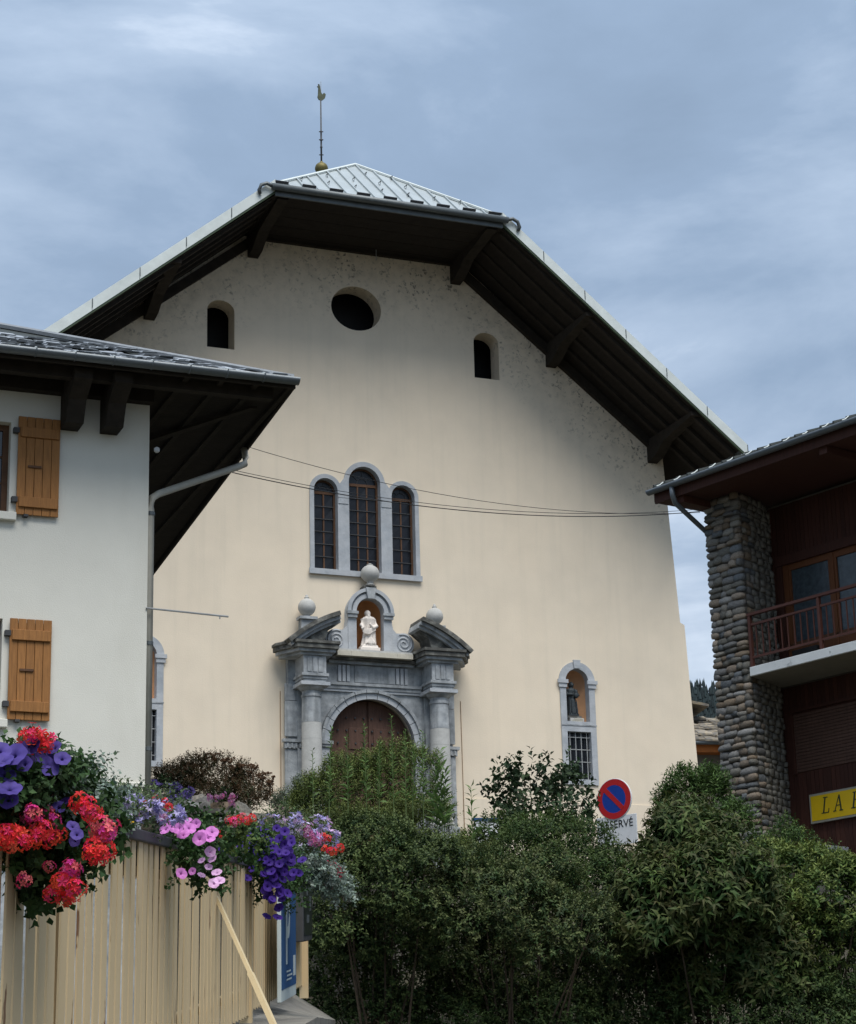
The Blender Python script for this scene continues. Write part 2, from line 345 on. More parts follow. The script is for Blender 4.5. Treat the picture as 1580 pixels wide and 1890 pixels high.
for i in range(9):   # snow guards
    x = X0-3.28+i*.82; p = Vector((x, YF-.05, 26.32))+sd*.12
    MB().hexa([p+Vector((-.2, 0, 0)), p+Vector((.2, 0, 0)), p+sd*.05+Vector((.2, 0, 0)), p+sd*.05+Vector((-.2, 0, 0))], [q+nrm*.13 for q in (p+Vector((-.2, 0, 0)), p+Vector((.2, 0, 0)), p+sd*.05+Vector((.2, 0, 0)), p+sd*.05+Vector((-.2, 0, 0)))]).build('snow_guard', 'iron', ho)
for row, (h, n0, off) in enumerate(((.95, 7, 0), (1.85, 5, .4), (2.7, 3, 0))):
    for i in range(n0):
        x = X0+(i-(n0-1)/2)*.82+off*.5
        if abs(x-X0) > (HW)*(1-h/sl)-.05: continue
        p = Vector((x, YF-.05, 26.32))+sd*h
        MB().tube([p, p+nrm*.13, p+nrm*.02+sd*.16], .014, 5).build('snow_hook', 'zinc_dark', ho)
MB().tube([(X0-HW-.12, YF-.16, 26.24), (X0, YF-.16, 26.25), (X0+HW+.12, YF-.16, 26.24)], .10, 10).build('gutter', 'zinc_dark', ch, True)
MB().box(X0-HW, X0+HW, YF-.06, YF-.005, 26.02, 26.24).build('fascia', 'zinc_dark', ch)
for sg in (-1, 1):
    x = X0+sg*(HW+.1)
    MB().tube([(x, YF-.16, 26.24), (x+sg*.18, YF-.15, 26.31), (x+sg*.34, YF-.14, 26.24), (x+sg*.40, YF-.13, 26.08), (x+sg*.36, YF-.10, 25.98)], .055, 8).build('gutter_outlet', 'zinc_dark', ch, True)
# verge trims (pale zinc), green edge, soffit, rafters, brackets
for sg in (-1, 1):
    segs = 6
    for i in range(segs):
        ua, ub = HW+(EW+.25-HW)*i/segs, HW+(EW+.25-HW)*(i+1)/segs-.012
        za, zb = zs(ua), zs(ub)
        q = [(X0+sg*ua, za+.02), (X0+sg*ub, zb+.02), (X0+sg*ub, zb+.37), (X0+sg*ua, za+.37)]
        MB().prism(q, YF-.06, YF-.004).build('verge_trim', 'zinc', ro)
        if i < segs: MB().tube([(X0+sg*ub, YF-.065, zb+.36), (X0+sg*ub, YF-.072, zb+.1)], .012, 5).build('trim_clip', 'zinc_dark', ro)
    MB().prism([(X0+sg*HW, zs(HW)-.05), (X0+sg*(EW+.1), zs(EW+.1)-.05), (X0+sg*(EW+.1), zs(EW+.1)+.018), (X0+sg*HW, zs(HW)+.018)], YF-.045, YF+.02).build('verge_board', 'green_edge', ro)
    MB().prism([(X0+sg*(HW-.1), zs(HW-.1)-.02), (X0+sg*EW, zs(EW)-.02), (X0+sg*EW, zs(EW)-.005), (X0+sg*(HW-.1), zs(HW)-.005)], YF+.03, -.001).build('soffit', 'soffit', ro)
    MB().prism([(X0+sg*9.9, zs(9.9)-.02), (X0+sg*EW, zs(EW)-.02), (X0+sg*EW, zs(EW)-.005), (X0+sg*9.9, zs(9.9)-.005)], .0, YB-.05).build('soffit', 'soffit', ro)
    for y in (-2.72, -2.05, -1.35, -.68):
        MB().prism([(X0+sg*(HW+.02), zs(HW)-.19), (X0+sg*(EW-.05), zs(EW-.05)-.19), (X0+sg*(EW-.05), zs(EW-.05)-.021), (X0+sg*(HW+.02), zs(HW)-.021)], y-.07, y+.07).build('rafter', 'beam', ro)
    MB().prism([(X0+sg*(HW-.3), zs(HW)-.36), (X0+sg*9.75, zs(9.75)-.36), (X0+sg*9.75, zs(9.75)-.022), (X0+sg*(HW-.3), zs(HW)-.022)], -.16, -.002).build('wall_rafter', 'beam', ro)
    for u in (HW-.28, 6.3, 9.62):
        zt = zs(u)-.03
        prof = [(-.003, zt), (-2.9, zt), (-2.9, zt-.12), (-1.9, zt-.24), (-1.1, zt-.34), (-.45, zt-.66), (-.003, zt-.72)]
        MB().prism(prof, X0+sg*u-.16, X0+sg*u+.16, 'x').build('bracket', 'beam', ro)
    # eave gutter along the flank
    MB().tube([(X0+sg*(EW+.1), YF, zs(EW)+.02), (X0+sg*(EW+.1), YB, zs(EW)+.02)], .1, 8).build('eave_gutter', 'zinc_dark', ro, True)
for i in range(9):
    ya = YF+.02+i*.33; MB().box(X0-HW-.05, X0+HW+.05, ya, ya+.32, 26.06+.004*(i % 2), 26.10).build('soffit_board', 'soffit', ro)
MB().box(X0-HW+.1, X0+HW-.1, -.14, -.003, 25.98, 26.055).build('wall_beam', 'beam', ro)
MB().tube([(X0+.55, -.3, 26.06), (X0+.55, -.3, 25.72)], .012, 5).build('drip_rod', 'iron_pale', ro)
# triple window ---------------------------------------------------------
tw = MB()
outer = [(WX-1.68, 15.96), (WX+1.68, 15.96), (WX+1.68, 16.10), (WX+1.67, 18.47)] + arc(WX+1.19, 18.47, .485, 0, 152, 12) + arc(WX, 18.80, .63, 8, 172, 16) + arc(WX-1.19, 18.47, .485, 28, 180, 12) + [(WX-1.68, 16.10)]
wino = MB().plate(outer, [archpoly(cx, hw, 16.10, sp) for cx, hw, sp in TW], -.05, .30).build('triple_window', 'stone_light', ch)
MB().box(WX-1.72, WX+1.72, -.10, -.052, 15.95, 16.11).build('sill', 'stone_light', wino)
for x in (WX-.66, WX+.66):
    MB().box(x-.165, x+.165, -.075, -.052, 18.28, 18.42).build('impost', 'stone_light', wino); MB().box(x-.155, x+.155, -.068, -.052, 18.1, 18.27).build('impost', 'stone_light', wino)
for cx, hw, sp in TW:
    MB().plate(archpoly(cx, hw-.001, 16.102, sp), [archpoly(cx, hw-.06, 16.16, sp)], .18, .26).build('window_frame', 'window_wood', wino)
    tz = sp-.02; MB().box(cx-hw+.062, cx+hw-.062, .17, .25, tz-.05, tz+.03).build('transom', 'window_wood', wino)
    nv = 3 if hw > .4 else 2; xsn = [cx-hw+.06+(2*hw-.12)*i/nv for i in range(nv+1)]
    for x in xsn[1:-1]: MB().box(x-.022, x+.022, .175, .245, 16.162, tz-.052).build('mullion', 'window_wood', wino)
    nr = 7 if hw > .4 else 6
    zr = [16.16+(tz-.05-16.16)*i/nr for i in range(nr+1)]
    for z in zr[1:-1]:
        MB().box(cx-hw+.062, cx+hw-.062, .155, .172, z-.012, z+.012).build('glazing_bar', 'iron', wino)
    for i in range(nv):
        for j in range(nr):
            t1, t2 = random.uniform(-.012, .012), random.uniform(-.012, .012)
            xa, xb, za, zb = xsn[i]+.02, xsn[i+1]-.02, zr[j]+.01, zr[j+1]-.01
            MB().hexa([(xa, .20+t1, za), (xb, .20-t1, za), (xb, .225-t1, za), (xa, .225+t1, za)], [(xa, .20+t2, zb), (xb, .20-t2, zb), (xb, .225-t2, zb), (xa, .225+t2, zb)]).build('pane', 'glass_dark', wino)
    MB().plate([(cx-hw+.03, tz+.02)]+[(cx+hw-.03, tz+.02)]+arc(cx, sp, hw-.03, 0, 180, 14), [], .20, .225).build('fanlight', 'glass_dark', wino)
    MB().tube([(cx+.16*math.cos(RAD(a)), .19, sp+.02+.16*math.sin(RAD(a))) for a in range(0, 181, 20)], .012, 5).build('fan_bar', 'iron', wino)
    for a in (40, 90, 140): MB().tube([(cx+.16*math.cos(RAD(a)), .19, sp+.02+.16*math.sin(RAD(a))), (cx+(hw-.05)*math.cos(RAD(a)), .19, sp+(hw-.05)*math.sin(RAD(a)))], .011, 5).build('fan_bar', 'iron', wino)
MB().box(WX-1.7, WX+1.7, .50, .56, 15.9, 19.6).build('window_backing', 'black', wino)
# side niches with barred windows ---------------------------------------
for sg in (-1, 1):
    cx = AX+sg*NX
    sn = MB().plate([(cx-.56, 10.24), (cx+.56, 10.24), (cx+.56, 13.30)]+arc(cx, 13.30, .58, 4, 176, 18)+[(cx-.56, 13.30)], [archpoly(cx, .37, 12.10, 13.30), [(cx-.38, 10.40), (cx+.38, 10.40), (cx+.38, 11.80), (cx-.38, 11.80)]], -.045, .22).build('side_niche', 'stone_light', ch)
    for s2 in (-1, 1):
        xx = cx+s2*.475
        MB().box(xx-.165, xx+.165, -.10, -.047, 13.22, 13.33).build('impost', 'stone_light', sn); MB().box(xx-.13, xx+.13, -.075, -.047, 13.10, 13.215).build('impost', 'stone_light', sn)
    MB().box(cx-.575, cx+.575, -.06, -.047, 11.97, 12.01).build('string_course', 'stone', sn)
    MB().prism([(cx-.09, 13.68), (cx+.09, 13.68), (cx+.12, 13.93), (cx-.12, 13.93)], -.085, -.047).build('keystone', 'stone_light', sn)
    # curved niche back
    nb = MB(); n = 12
    prof = [(cx+.388*math.cos(math.pi*i/n), .10+.42*math.sin(math.pi*i/n)) for i in range(n+1)]
    rows = [12.085, 13.30]
    for z in rows: nb.v += [(x, y, z) for x, y in prof]
    for k in range(1, 7):
        a = math.pi/2*k/6; nb.v += [(cx+(x-cx)*math.cos(a), .10+(y-.10)*math.cos(a)+0*a, 13.30+.388*math.sin(a)) for x, y in prof]
    m_ = n+1
    for j in range(7): nb.f += [(j*m_+i, j*m_+i+1, (j+1)*m_+i+1, (j+1)*m_+i) for i in range(n)]
    nb.f.append(tuple(range(m_)))
    nb.build('niche_back', 'niche_side', sn, True, angle=50)
    MB().box(cx-.37, cx+.37, .16, .18, 10.40, 11.80).build('pane', 'glass_dark', sn)
    for i in range(4):
        x = cx-.27+i*.18; MB().tube([(x, .05, 10.40), (x, .05, 11.80)], .014, 6).build('iron_bar', 'iron_pale', sn)
    for i in range(4):
        z = 10.56+i*.36; MB().tube([(cx-.38, .052, z), (cx+.38, .052, z)], .014, 6).build('iron_bar', 'iron_pale', sn)
# portal ------------------------------------------------------------------
po = MB().plate([(AX-2.45, 7.6), (AX+2.45, 7.6), (AX+2.45, 13.42), (AX-2.45, 13.42)], [archpoly(AX, 1.30, 7.65, 11.10, 28)], -.18, -.002).build('portal', 'stone', ch)
po['label'] = 'blue-grey carved stone portal with columns and broken pediment'
def ring(cx, cz, r0, r1, a0, a1, y0, y1, n=28): return MB().plate(arc(cx, cz, r1, a0, a1, n)+arc(cx, cz, r0, a1, a0, n), [], y0, y1)
# voussoirs
nv = 13
for i in range(nv):
    a0, a1 = 180*i/nv+.35, 180*(i+1)/nv-.35
    ring(AX, 11.10, 1.27, 1.44, a0, a1, -.27, -.182, 4).build('voussoir', 'stone_light', po)
    ring(AX, 11.10, 1.442, 1.53, a0, a1, -.33, -.183, 4).build('voussoir', 'stone', po)
for s2 in (-1, 1):
    for k, (za, zb) in enumerate(((7.7, 8.8), (8.81, 9.9), (9.91, 10.94))):
        MB().box(AX+s2*1.40-.13, AX+s2*1.40+.13, -.27, -.182, za, zb).build('jamb_block', 'stone_light', po, bevel=.012)
    MB().box(AX+s2*1.42-.2, AX+s2*1.42+.2, -.33, -.18, 10.95, 11.02).build('impost', 'stone', po); MB().box(AX+s2*1.42-.23, AX+s2*1.42+.23, -.36, -.18, 11.022, 11.12).build('impost', 'stone', po)
    # outer pilaster
    xx = AX+s2*2.30
    for za, zb in ((7.6, 9.2), (9.21, 10.85), (11.2, 12.2), (12.21, 12.68)):
        MB().box(xx-.26, xx+.2, -.26, -.181, za, zb).build('pilaster_block', 'stone', po, bevel=.012)
    MB().box(xx-.29, xx+.24, -.30, -.181, 10.86, 11.03).build('pilaster_capital', 'stone', po); MB().box(xx-.34, xx+.30, -.34, -.181, 11.035, 11.12).build('pilaster_capital', 'stone', po)
    for k in range(4): MB().tube([(xx-.2+k*.12, -.31, 10.88), (xx-.2+k*.12, -.31, 11.0)], .03, 6).build('flute', 'stone', po)
# door leaves with panels and studs
dr = MB().plate(archpoly(AX, 1.30, 7.7, 11.10, 28), [], .18, .26).build('door', 'door_wood', po)
for s2 in (-1, 1):
    xa, xb = (AX+.03, AX+1.27) if s2 > 0 else (AX-1.27, AX-.03)
    MB().plate([(xa, 7.75), (xb, 7.75), (xb, 11.10)]+[p for p in arc(AX, 11.10, 1.27, 0 if s2 > 0 else 91.5, 88.5 if s2 > 0 else 180, 14)] + ([] if s2 > 0 else [(xa, 11.1)]) if s2 > 0 else [(xa, 7.75), (xb, 7.75)]+arc(AX, 11.10, 1.27, 91.5, 180, 14), [], .13, .178).build('door_leaf', 'door_wood', dr)
    for zc in (8.9, 9.75, 10.55, 11.3):
        for xq in (.37, .88):
            if zc > 11 and xq > .6: continue
            x = AX+s2*xq; MB().box(x-.21, x+.21, .10, .128, zc-.31, zc+.31).build('door_panel', 'door_wood', dr, bevel=.02)
    for j in range(9):
        for i in range(5):
            x = AX+s2*(.12+i*.26); z = 9.0+j*.36
            if (x-AX)**2+max(0, z-11.1)**2 > 1.15**2: continue
            MB().lathe([(.001, 0), (.028, .0), (.02, .02), (.002, .03)], (0, 0), 6)
            MB().box(x-.022, x+.022, .075, .127, z-.022, z+.022).build('stud', 'iron', dr)
# columns
for s2 in (-1, 1):
    cx, cy = AX-.015+s2*1.9, -.62
    MB().box(cx-.38, cx+.38, -1.0, -.27, 7.6, 8.75).build('pedestal', 'stone', po, bevel=.02)
    MB().lathe([(.36, 8.751), (.36, 8.86), (.31, 8.90), (.33, 8.96), (.29, 9.02)], (cx, cy), 24).build('column_base', 'stone_pale', po, True, angle=40)
    lo = MB().lathe([(.282, 9.021), (.285, 10.0), (.280, 11.06)], (cx, cy), 28).build('column_drum', 'stone_pale', po, True, angle=40)
    MB().lathe([(.280, 11.064), (.276, 11.52)], (cx, cy), 28).build('column_drum', 'stone_pale', po, True, angle=40)
    MB().lathe([(.276, 11.525), (.262, 12.22), (.285, 12.24), (.285, 12.30), (.262, 12.32), (.262, 12.40)], (cx, cy), 28).build('column_drum', 'stone', po, True, angle=40)
    MB().lathe([(.27, 12.402), (.34, 12.46), (.38, 12.52)], (cx, cy), 24).build('capital', 'stone', po, True, angle=40)
    MB().box(cx-.42, cx+.42, -1.02, -.2, 12.522, 12.62).build('abacus', 'stone_light', po)
    for k, (w, za, zb) in enumerate(((.32, 12.622, 12.70), (.35, 12.702, 12.78), (.39, 12.782, 12.86))):
        MB().box(cx-w, cx+w, -.62-w, -.185, za, zb).build('architrave', 'stone', po)
    MB().box(cx-.33, cx+.33, -.95, -.185, 12.862, 13.36).build('frieze_block', 'stone', po)
    for k in range(3): MB().box(cx-.22+k*.16, cx-.10+k*.16, -.975, -.952, 12.9, 13.3).build('triglyph', 'stone', po)
    # pilaster behind
    MB().box(cx-.30, cx+.30, -.30, -.185, 7.6, 12.50).build('pilaster', 'stone', po)
    # cornice ressaut: stepped mouldings
    xi, xo = AX+s2*1.16, AX+s2*2.92
    for k, (g_, za, zb) in enumerate(((.22, 13.362, 13.44), (.12, 13.442, 13.53), (.04, 13.532, 13.66), (0.0, 13.662, 13.74))):
        xa, xb = sorted((xi+s2*g_*1.0, xo-s2*g_*.9)); xin, xout = AX+s2*(1.9-.45-.2+g_*.8), AX+s2*(1.9+.62-g_*.8)
        pl2 = [(xa, -.185), (xb, -.185)]
        a1, a2 = sorted((xin, xout))
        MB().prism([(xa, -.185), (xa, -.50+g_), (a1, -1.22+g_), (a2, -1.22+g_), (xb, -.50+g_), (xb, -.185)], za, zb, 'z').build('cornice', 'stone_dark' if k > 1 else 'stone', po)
    # broken segmental pediment
    cz, Ro = 10.77, 4.03
    aa = lambda x, R: math.degrees(math.acos(min(1, x/R)))
    a_in, a_out = aa(1.24, Ro), aa(2.74, Ro)
    if s2 < 0: fa = lambda a: 180-a
    else: fa = lambda a: a
    for k, (r0, r1, yy) in enumerate(((3.93, 4.05, -1.20), (3.83, 3.929, -1.10), (3.75, 3.829, -1.0))):
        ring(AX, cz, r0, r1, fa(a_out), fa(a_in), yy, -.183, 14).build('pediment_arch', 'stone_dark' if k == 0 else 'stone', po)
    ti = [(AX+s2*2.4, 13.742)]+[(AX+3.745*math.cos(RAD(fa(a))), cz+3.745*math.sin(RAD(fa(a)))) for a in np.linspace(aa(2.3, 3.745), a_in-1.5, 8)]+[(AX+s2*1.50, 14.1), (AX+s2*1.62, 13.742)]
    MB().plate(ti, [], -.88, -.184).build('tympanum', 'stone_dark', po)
    # ball finial
    bx, by = AX+s2*1.93, -.32
    MB().box(bx-.20, bx+.20, by-.13, by+.13, 14.0, 14.50).build('finial_pedestal', 'stone', po)
    MB().box(bx-.26, bx+.26, by-.20, by+.136, 14.502, 14.58).build('finial_pedestal', 'stone', po)
    prof = [(.07, 14.582), (.10, 14.60), (.08, 14.64)]+[(.25*math.sin(RAD(a)), 14.87-.25*math.cos(RAD(a))) for a in range(25, 166, 10)]+[(.06, 15.12), (.075, 15.15), (.04, 15.18), (.045, 15.21), (.01, 15.24)]
    MB().lathe(prof, (bx, by-.02), 20).build('ball_finial', 'stone_pale', po, True, angle=60)
# central entablature
MB().box(AX-1.5, AX+1.5, -.24, -.182, 12.55, 12.62).build('architrave', 'stone_light', po); MB().box(AX-1.5, AX+1.5, -.27, -.182, 12.622, 12.72).build('architrave', 'stone', po)
MB().box(AX-1.5, AX+1.5, -.31, -.182, 12.722, 12.80).build('architrave', 'stone', po)
MB().box(AX-.48, AX+.72, -.22, -.182, 12.84, 13.32).build('frieze_panel', 'stone', po)
for xc in (AX-.82, AX+.92):
    for k in range(3): MB().box(xc-.17+k*.13, xc-.08+k*.13, -.25, -.182, 12.84, 13.30).build('triglyph', 'stone_light', po)
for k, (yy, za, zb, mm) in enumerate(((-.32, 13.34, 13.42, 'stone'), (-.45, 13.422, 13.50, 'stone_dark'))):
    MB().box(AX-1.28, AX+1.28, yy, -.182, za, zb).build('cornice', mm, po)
for k, (xa, xb) in enumerate(((-1.13, -.72), (-.715, .66), (.665, 1.13))):
    MB().box(AX+xa, AX+xb, -.62, -.182, 13.502, 13.64).build('cornice_slab', 'stone_cream', po)
MB().box(AX-1.13, AX+1.13, -.58, -.182, 13.642, 13.70).build('cornice_top', 'stone_pale', po)
# aedicule with volutes
NA = AX-.03
nichey = -.30
MB().plate([(NA-.66, 13.702), (NA+.66, 13.702), (NA+.66, 14.86)]+arc(NA, 14.86, .66, 0, 180, 20)+[(NA-.66, 14.86)], [archpoly(NA, .41, 13.75, 14.86, 18)], nichey, -.004).build('aedicule', 'stone_light', po)
ring(NA, 14.86, .42, .54, 0, 180, nichey-.05, nichey-.002, 20).build('archivolt', 'stone_light', po); ring(NA, 14.86, .60, .70, 0, 180, nichey-.10, nichey-.002, 20).build('archivolt', 'stone_light', po)
for s2 in (-1, 1):
    xx = NA+s2*.545
    MB().box(xx-.17, xx+.17, nichey-.10, nichey-.002, 14.78, 14.86).build('impost', 'stone', po); MB().box(xx-.14, xx+.14, nichey-.07, nichey-.002, 14.68, 14.775).build('impost', 'stone', po)
    # volute: solid body + raised spiral
    vx, vz, vr = NA+s2*1.02, 14.02, .31
    body = [(NA+s2*.662, 13.702), (NA+s2*.662, 14.62), (NA+s2*.70, 14.42), (NA+s2*.80, 14.31)] + [(vx+s2*vr*math.cos(RAD(a)), vz+vr*math.sin(RAD(a))) for a in range(110, -91, -15)]
    MB().plate(body, [], -.28, -.004).build('volute', 'stone_light', po)
    sp_ = []
    for i in range(44):
        a = RAD(120-i*19); rr = (vr-.03)*(1-i/50); sp_.append((vx+s2*rr*math.cos(a), -.285, vz+rr*math.sin(a)))
    MB().tube(sp_, .026, 6).build('volute_spiral', 'stone_light', po, True)
MB().prism([(NA-.10, 15.24), (NA+.10, 15.24), (NA+.15, 15.56), (NA-.15, 15.56)], nichey-.14, nichey-.001).build('keystone', 'stone', po)
MB().box(NA-.19, NA+.19, -.36, -.02, 15.55, 15.63).build('finial_pedestal', 'stone_dark', po)
MB().lathe([(.12, 15.632), (.15, 15.66), (.09, 15.70), (.10, 15.76)]+[(.27*math.sin(RAD(a)), 16.0-.25*math.cos(RAD(a))) for a in range(25, 156, 10)]+[(.09, 16.24), (.10, 16.27), (.03, 16.30)], (NA+.02, -.30), 20).build('ball_finial', 'stone_pale', po, True, angle=60)
nb = MB(); n = 12; m_ = n+1; prof = [(NA+.408*math.cos(math.pi*i/n), -.06+.40*math.sin(math.pi*i/n)) for i in range(n+1)]
# (niche hollow stands in the thickness of the wall)
for z in (13.752, 14.86): nb.v += [(x, y, z) for x, y in prof]
for k in range(1, 7):
    a = math.pi/2*k/6; nb.v += [(NA+(x-NA)*math.cos(a), -.06+(y+.06)*math.cos(a), 14.86+.408*math.sin(a)) for x, y in prof]
for j in range(7): nb.f += [(j*m_+i, j*m_+i+1, (j+1)*m_+i+1, (j+1)*m_+i) for i in range(n)]
nb.f.append(tuple(range(m_))); nb.build('niche_back', 'niche', po, True, angle=50)
# conduit strips beside the portal
for s2, x in ((-1, AX-2.63), (1, AX+2.78)):
    MB().tube([(x, -.05, 12.5), (x+.02, -.05, 6.8)], .011, 6).build('conduit', 'conduit', ch)
    MB().box(min(x, AX+s2*2.46), max(x, AX+s2*2.46)-.004, -.04, -.003, 7.7, 12.6 if s2 < 0 else 12.55).build('plaster_strip', 'plaster', ch)
# ------------------------------------------------------------------ statues
def remesh_figure(mb, name, m, parent, vox=.018):
    me = mb.mesh('tmp', m, False, parent.location.z); o = bpy.data.objects.new('tmp', me); COL.objects.link(o)
    md = o.modifiers.new('r', 'REMESH'); md.mode = 'VOXEL'; md.voxel_size = vox
    sm = o.modifiers.new('s', 'SMOOTH'); sm.iterations = 2; sm.factor = .4
    dg = bpy.context.evaluated_depsgraph_get(); dg.update()
    me2 = bpy.data.meshes.new_from_object(o.evaluated_get(dg)); bpy.data.objects.remove(o)
    me2.shade_smooth(); me2.materials.clear(); me2.materials.append(M[m]); me2.name = name
    q = bpy.data.objects.new(name, me2); COL.objects.link(q); q.parent = parent; return q
def robe(mb, c, zb, h, w, folds=9, seed=0, lean=.0):
    n = 40; rows = [(0, .95), (.06, 1.0), (.2, .92), (.36, .86), (.5, .80), (.6, .78), (.7, .86), (.78, .92), (.83, .80), (.86, .40), (.88, .24)]
    o = len(mb.v)
    for t, r in rows:
        for k in range(n):
            a = 2*math.pi*k/n; fold = (1+.13*math.sin(folds*a+seed+3.0*t*math.sin(a+seed))*(1-t)**.6) if t < .8 else 1
            mb.v.append((c[0]+lean*math.sin(t*3)+w*r*fold*math.cos(a), c[1]+.72*w*r*fold*math.sin(a), zb+h*t))
    for j in range(len(rows)-1): mb.f += [(o+j*n+k, o+j*n+(k+1) % n, o+(j+1)*n+(k+1) % n, o+(j+1)*n+k) for k in range(n)]
    mb.f.append(tuple(o+k for k in range(n))[::-1]); mb.f.append(tuple(o+(len(rows)-1)*n+k for k in range(n)))
def sph(mb, c, r, sx=1, sy=1, sz=1, n=14):
    mb_prof = []
    o = len(mb.v); m2 = 9
    for j in range(m2+1):
        a = math.pi*j/m2
        for k in range(n): q = 2*math.pi*k/n; mb.v.append((c[0]+sx*r*math.sin(a)*math.cos(q), c[1]+sy*r*math.sin(a)*math.sin(q), c[2]-sz*r*math.cos(a)))
    for j in range(m2): mb.f += [(o+j*n+k, o+j*n+(k+1) % n, o+(j+1)*n+(k+1) % n, o+(j+1)*n+k) for k in range(n)]
def at_church(x, y, z): return OC.xy.to_3d()+Matrix.Rotation(ROTC, 3, 'Z') @ Vector((x, y, 0))+Vector((0, 0, z))
def local_figure(root, kind):
    z0 = root.location.z; mb = MB()
    if kind == 'white':
        H = 1.12
        mb.box(-.30, .30, -.18, .18, z0, z0+.10); mb.box(-.24, .24, -.15, .15, z0+.09, z0+.17)
        robe(mb, (0, 0), z0+.15, 1.02, .215, 8, 1.2, .03)
        sph(mb, (-.01, -.03, z0+1.10), .085, .9, 1, 1.2); sph(mb, (-.01, .02, z0+1.12), .09, 1, 1, 1.1); mb.tube([(0, 0, z0+.98), (-.01, -.02, z0+1.08)], .045, 8)
        sph(mb, (-.01, -.10, z0+1.02), .05, .9, .7, 1.3)          # beard
        sph(mb, (-.01, -.115, z0+1.095), .018, .8, 1, 1.3, 8)      # nose
        mb.tube([(.17, 0, z0+.93), (.23, -.06, z0+.74), (.08, -.17, z0+.66), (-.02, -.19, z0+.78)], [.075, .065, .05, .035], 8)   # arm folded over the chest
        mb.tube([(-.17, 0, z0+.93), (-.22, -.05, z0+.75), (-.20, -.16, z0+.66), (-.27, -.18, z0+.62)], [.075, .065, .045, .03], 8)
        for k in range(3): mb.tube([(-.24+.02*k, -.13, z0+.60-.05*k), (-.04, -.185, z0+.60-.06*k), (.19, -.12, z0+.72-.05*k)], [.02, .03, .02], 6)   # sash folds
        for k in range(5): mb.tube([(.12-.05*k, -.12, z0+.56), (-.12+.07*k, -.165, z0+.2)], [.014, .024], 6)
        for k in range(4): mb.tube([(-.02-.0*k+.012*k, -.195+.004*k, z0+.79+.006*k), (-.07+.006*k, -.205, z0+.80-.013*k)], .009, 5)
        return mb, 'statue_white'
    mb.box(-.16, .16, -.13, .13, z0, z0+.07)
    robe(mb, (0, 0), z0+.06, .92, .165, 7, .4, -.02)
    sph(mb, (.0, -.01, z0+.94), .075, .9, 1, 1.2); sph(mb, (0, .025, z0+.95), .088, 1, .95, 1.15); mb.tube([(0, 0, z0+.84), (0, 0, z0+.92)], .05, 8)
    sph(mb, (0, -.085, z0+.935), .015, .8, 1, 1.3, 8)
    mb.tube([(.13, 0, z0+.80), (.18, -.05, z0+.64), (.05, -.14, z0+.60)], [.06, .055, .035], 8); mb.tube([(-.13, 0, z0+.80), (-.18, -.05, z0+.64), (-.03, -.15, z0+.64)], [.06, .055, .035], 8)
    sph(mb, (.08, -.15, z0+.72), .05, 1, .8, 1.2); sph(mb, (.08, -.14, z0+.62), .07, 1, .8, 1.4)   # child on the arm
    for k in range(4): mb.tube([(-.12+.07*k, -.11, z0+.5), (-.13+.08*k, -.13, z0+.08)], [.015, .024], 6)
    return mb, 'statue_dark'
st = thing('stone_statue', 'white stone robed saint statue in the orange niche above the church door', 'statue', at_church(NA, -.13, 13.756), ROTC)
mb, mk = local_figure(st, 'white'); remesh_figure(mb, 'figure', mk, st, .016)
st2 = thing('madonna_statue', 'small dark metal robed statue on a pale block in the barred-window niche', 'statue', at_church(AX+NX-.03, .20, 12.09), ROTC)
z0 = st2.location.z
MB().box(-.22, .22, -.2, .17, z0+.002, z0+.12).build('pedestal', 'stone_pale', st2); MB().box(-.28, .17, -.16, .17, z0+.122, z0+.19).build('pedestal_block', 'stone_dark', st2)
pc = MB()
for k in range(3): pc.box(-.17+.04*k, .18, -.215, -.202, z0+.02+.034*k, z0+.04+.034*k)
pc.build('plaque', 'stone_cream', st2)
fz = MB(); st2['z'] = 0
mb2 = MB(); tmp = thing('t', None, None, (0, 0, 0)); mb2, mk = local_figure(tmp, 'dark'); bpy.data.objects.remove(tmp)
mb2.v = [(x-.05, y, z+z0+.19) for x, y, z in mb2.v]
remesh_figure(mb2, 'figure', 'statue_dark', st2, .014)
del st2['z']
# bouquet in the left niche is only a hint beside the house corner
# ------------------------------------------------------------------ roof finial with weathercock
rz = APZ
fl = thing('weathercock', 'iron weathercock rod with gilded ball on the church roof ridge', 'weathercock', at_church(X0+.02, 3.05, rz), ROTC)
zb = rz
MB().lathe([(.16, zb-.02), (.12, zb+.3), (.09, zb+.95), (.13, zb+1.0), (.11, zb+1.10), (.09, zb+1.16)], (0, 0), 12).build('finial_base', 'iron_pale', fl, True)
MB().lathe([(.02+.19*math.sin(RAD(a)), zb+1.36-.20*math.cos(RAD(a))) for a in range(10, 171, 10)]+[(.05, zb+1.60)], (0, 0), 18).build('ball', 'gilt', fl, True)
zt = zb+1.58
MB().lathe([(.030, zt), (.032, zt+.5), (.045, zt+.52), (.03, zt+.56), (.028, zt+.75), (.05, zt+.77), (.03, zt+.8), (.03, zt+1.05), (.045, zt+1.08), (.026, zt+1.1), (.022, zt+2.2)], (0, 0), 8).build('rod', 'iron', fl, True)
for zz in (.25, .78, 1.06): MB().tube([(-.07, 0, zt+zz), (.07, .0, zt+zz+.02)], .018, 6).build('cross_stub', 'iron', fl)
MB().tube([(.012, 0, zt+2.2), (.012, 0, zt+2.85)], .008, 5).build('lightning_rod', 'iron_pale', fl)
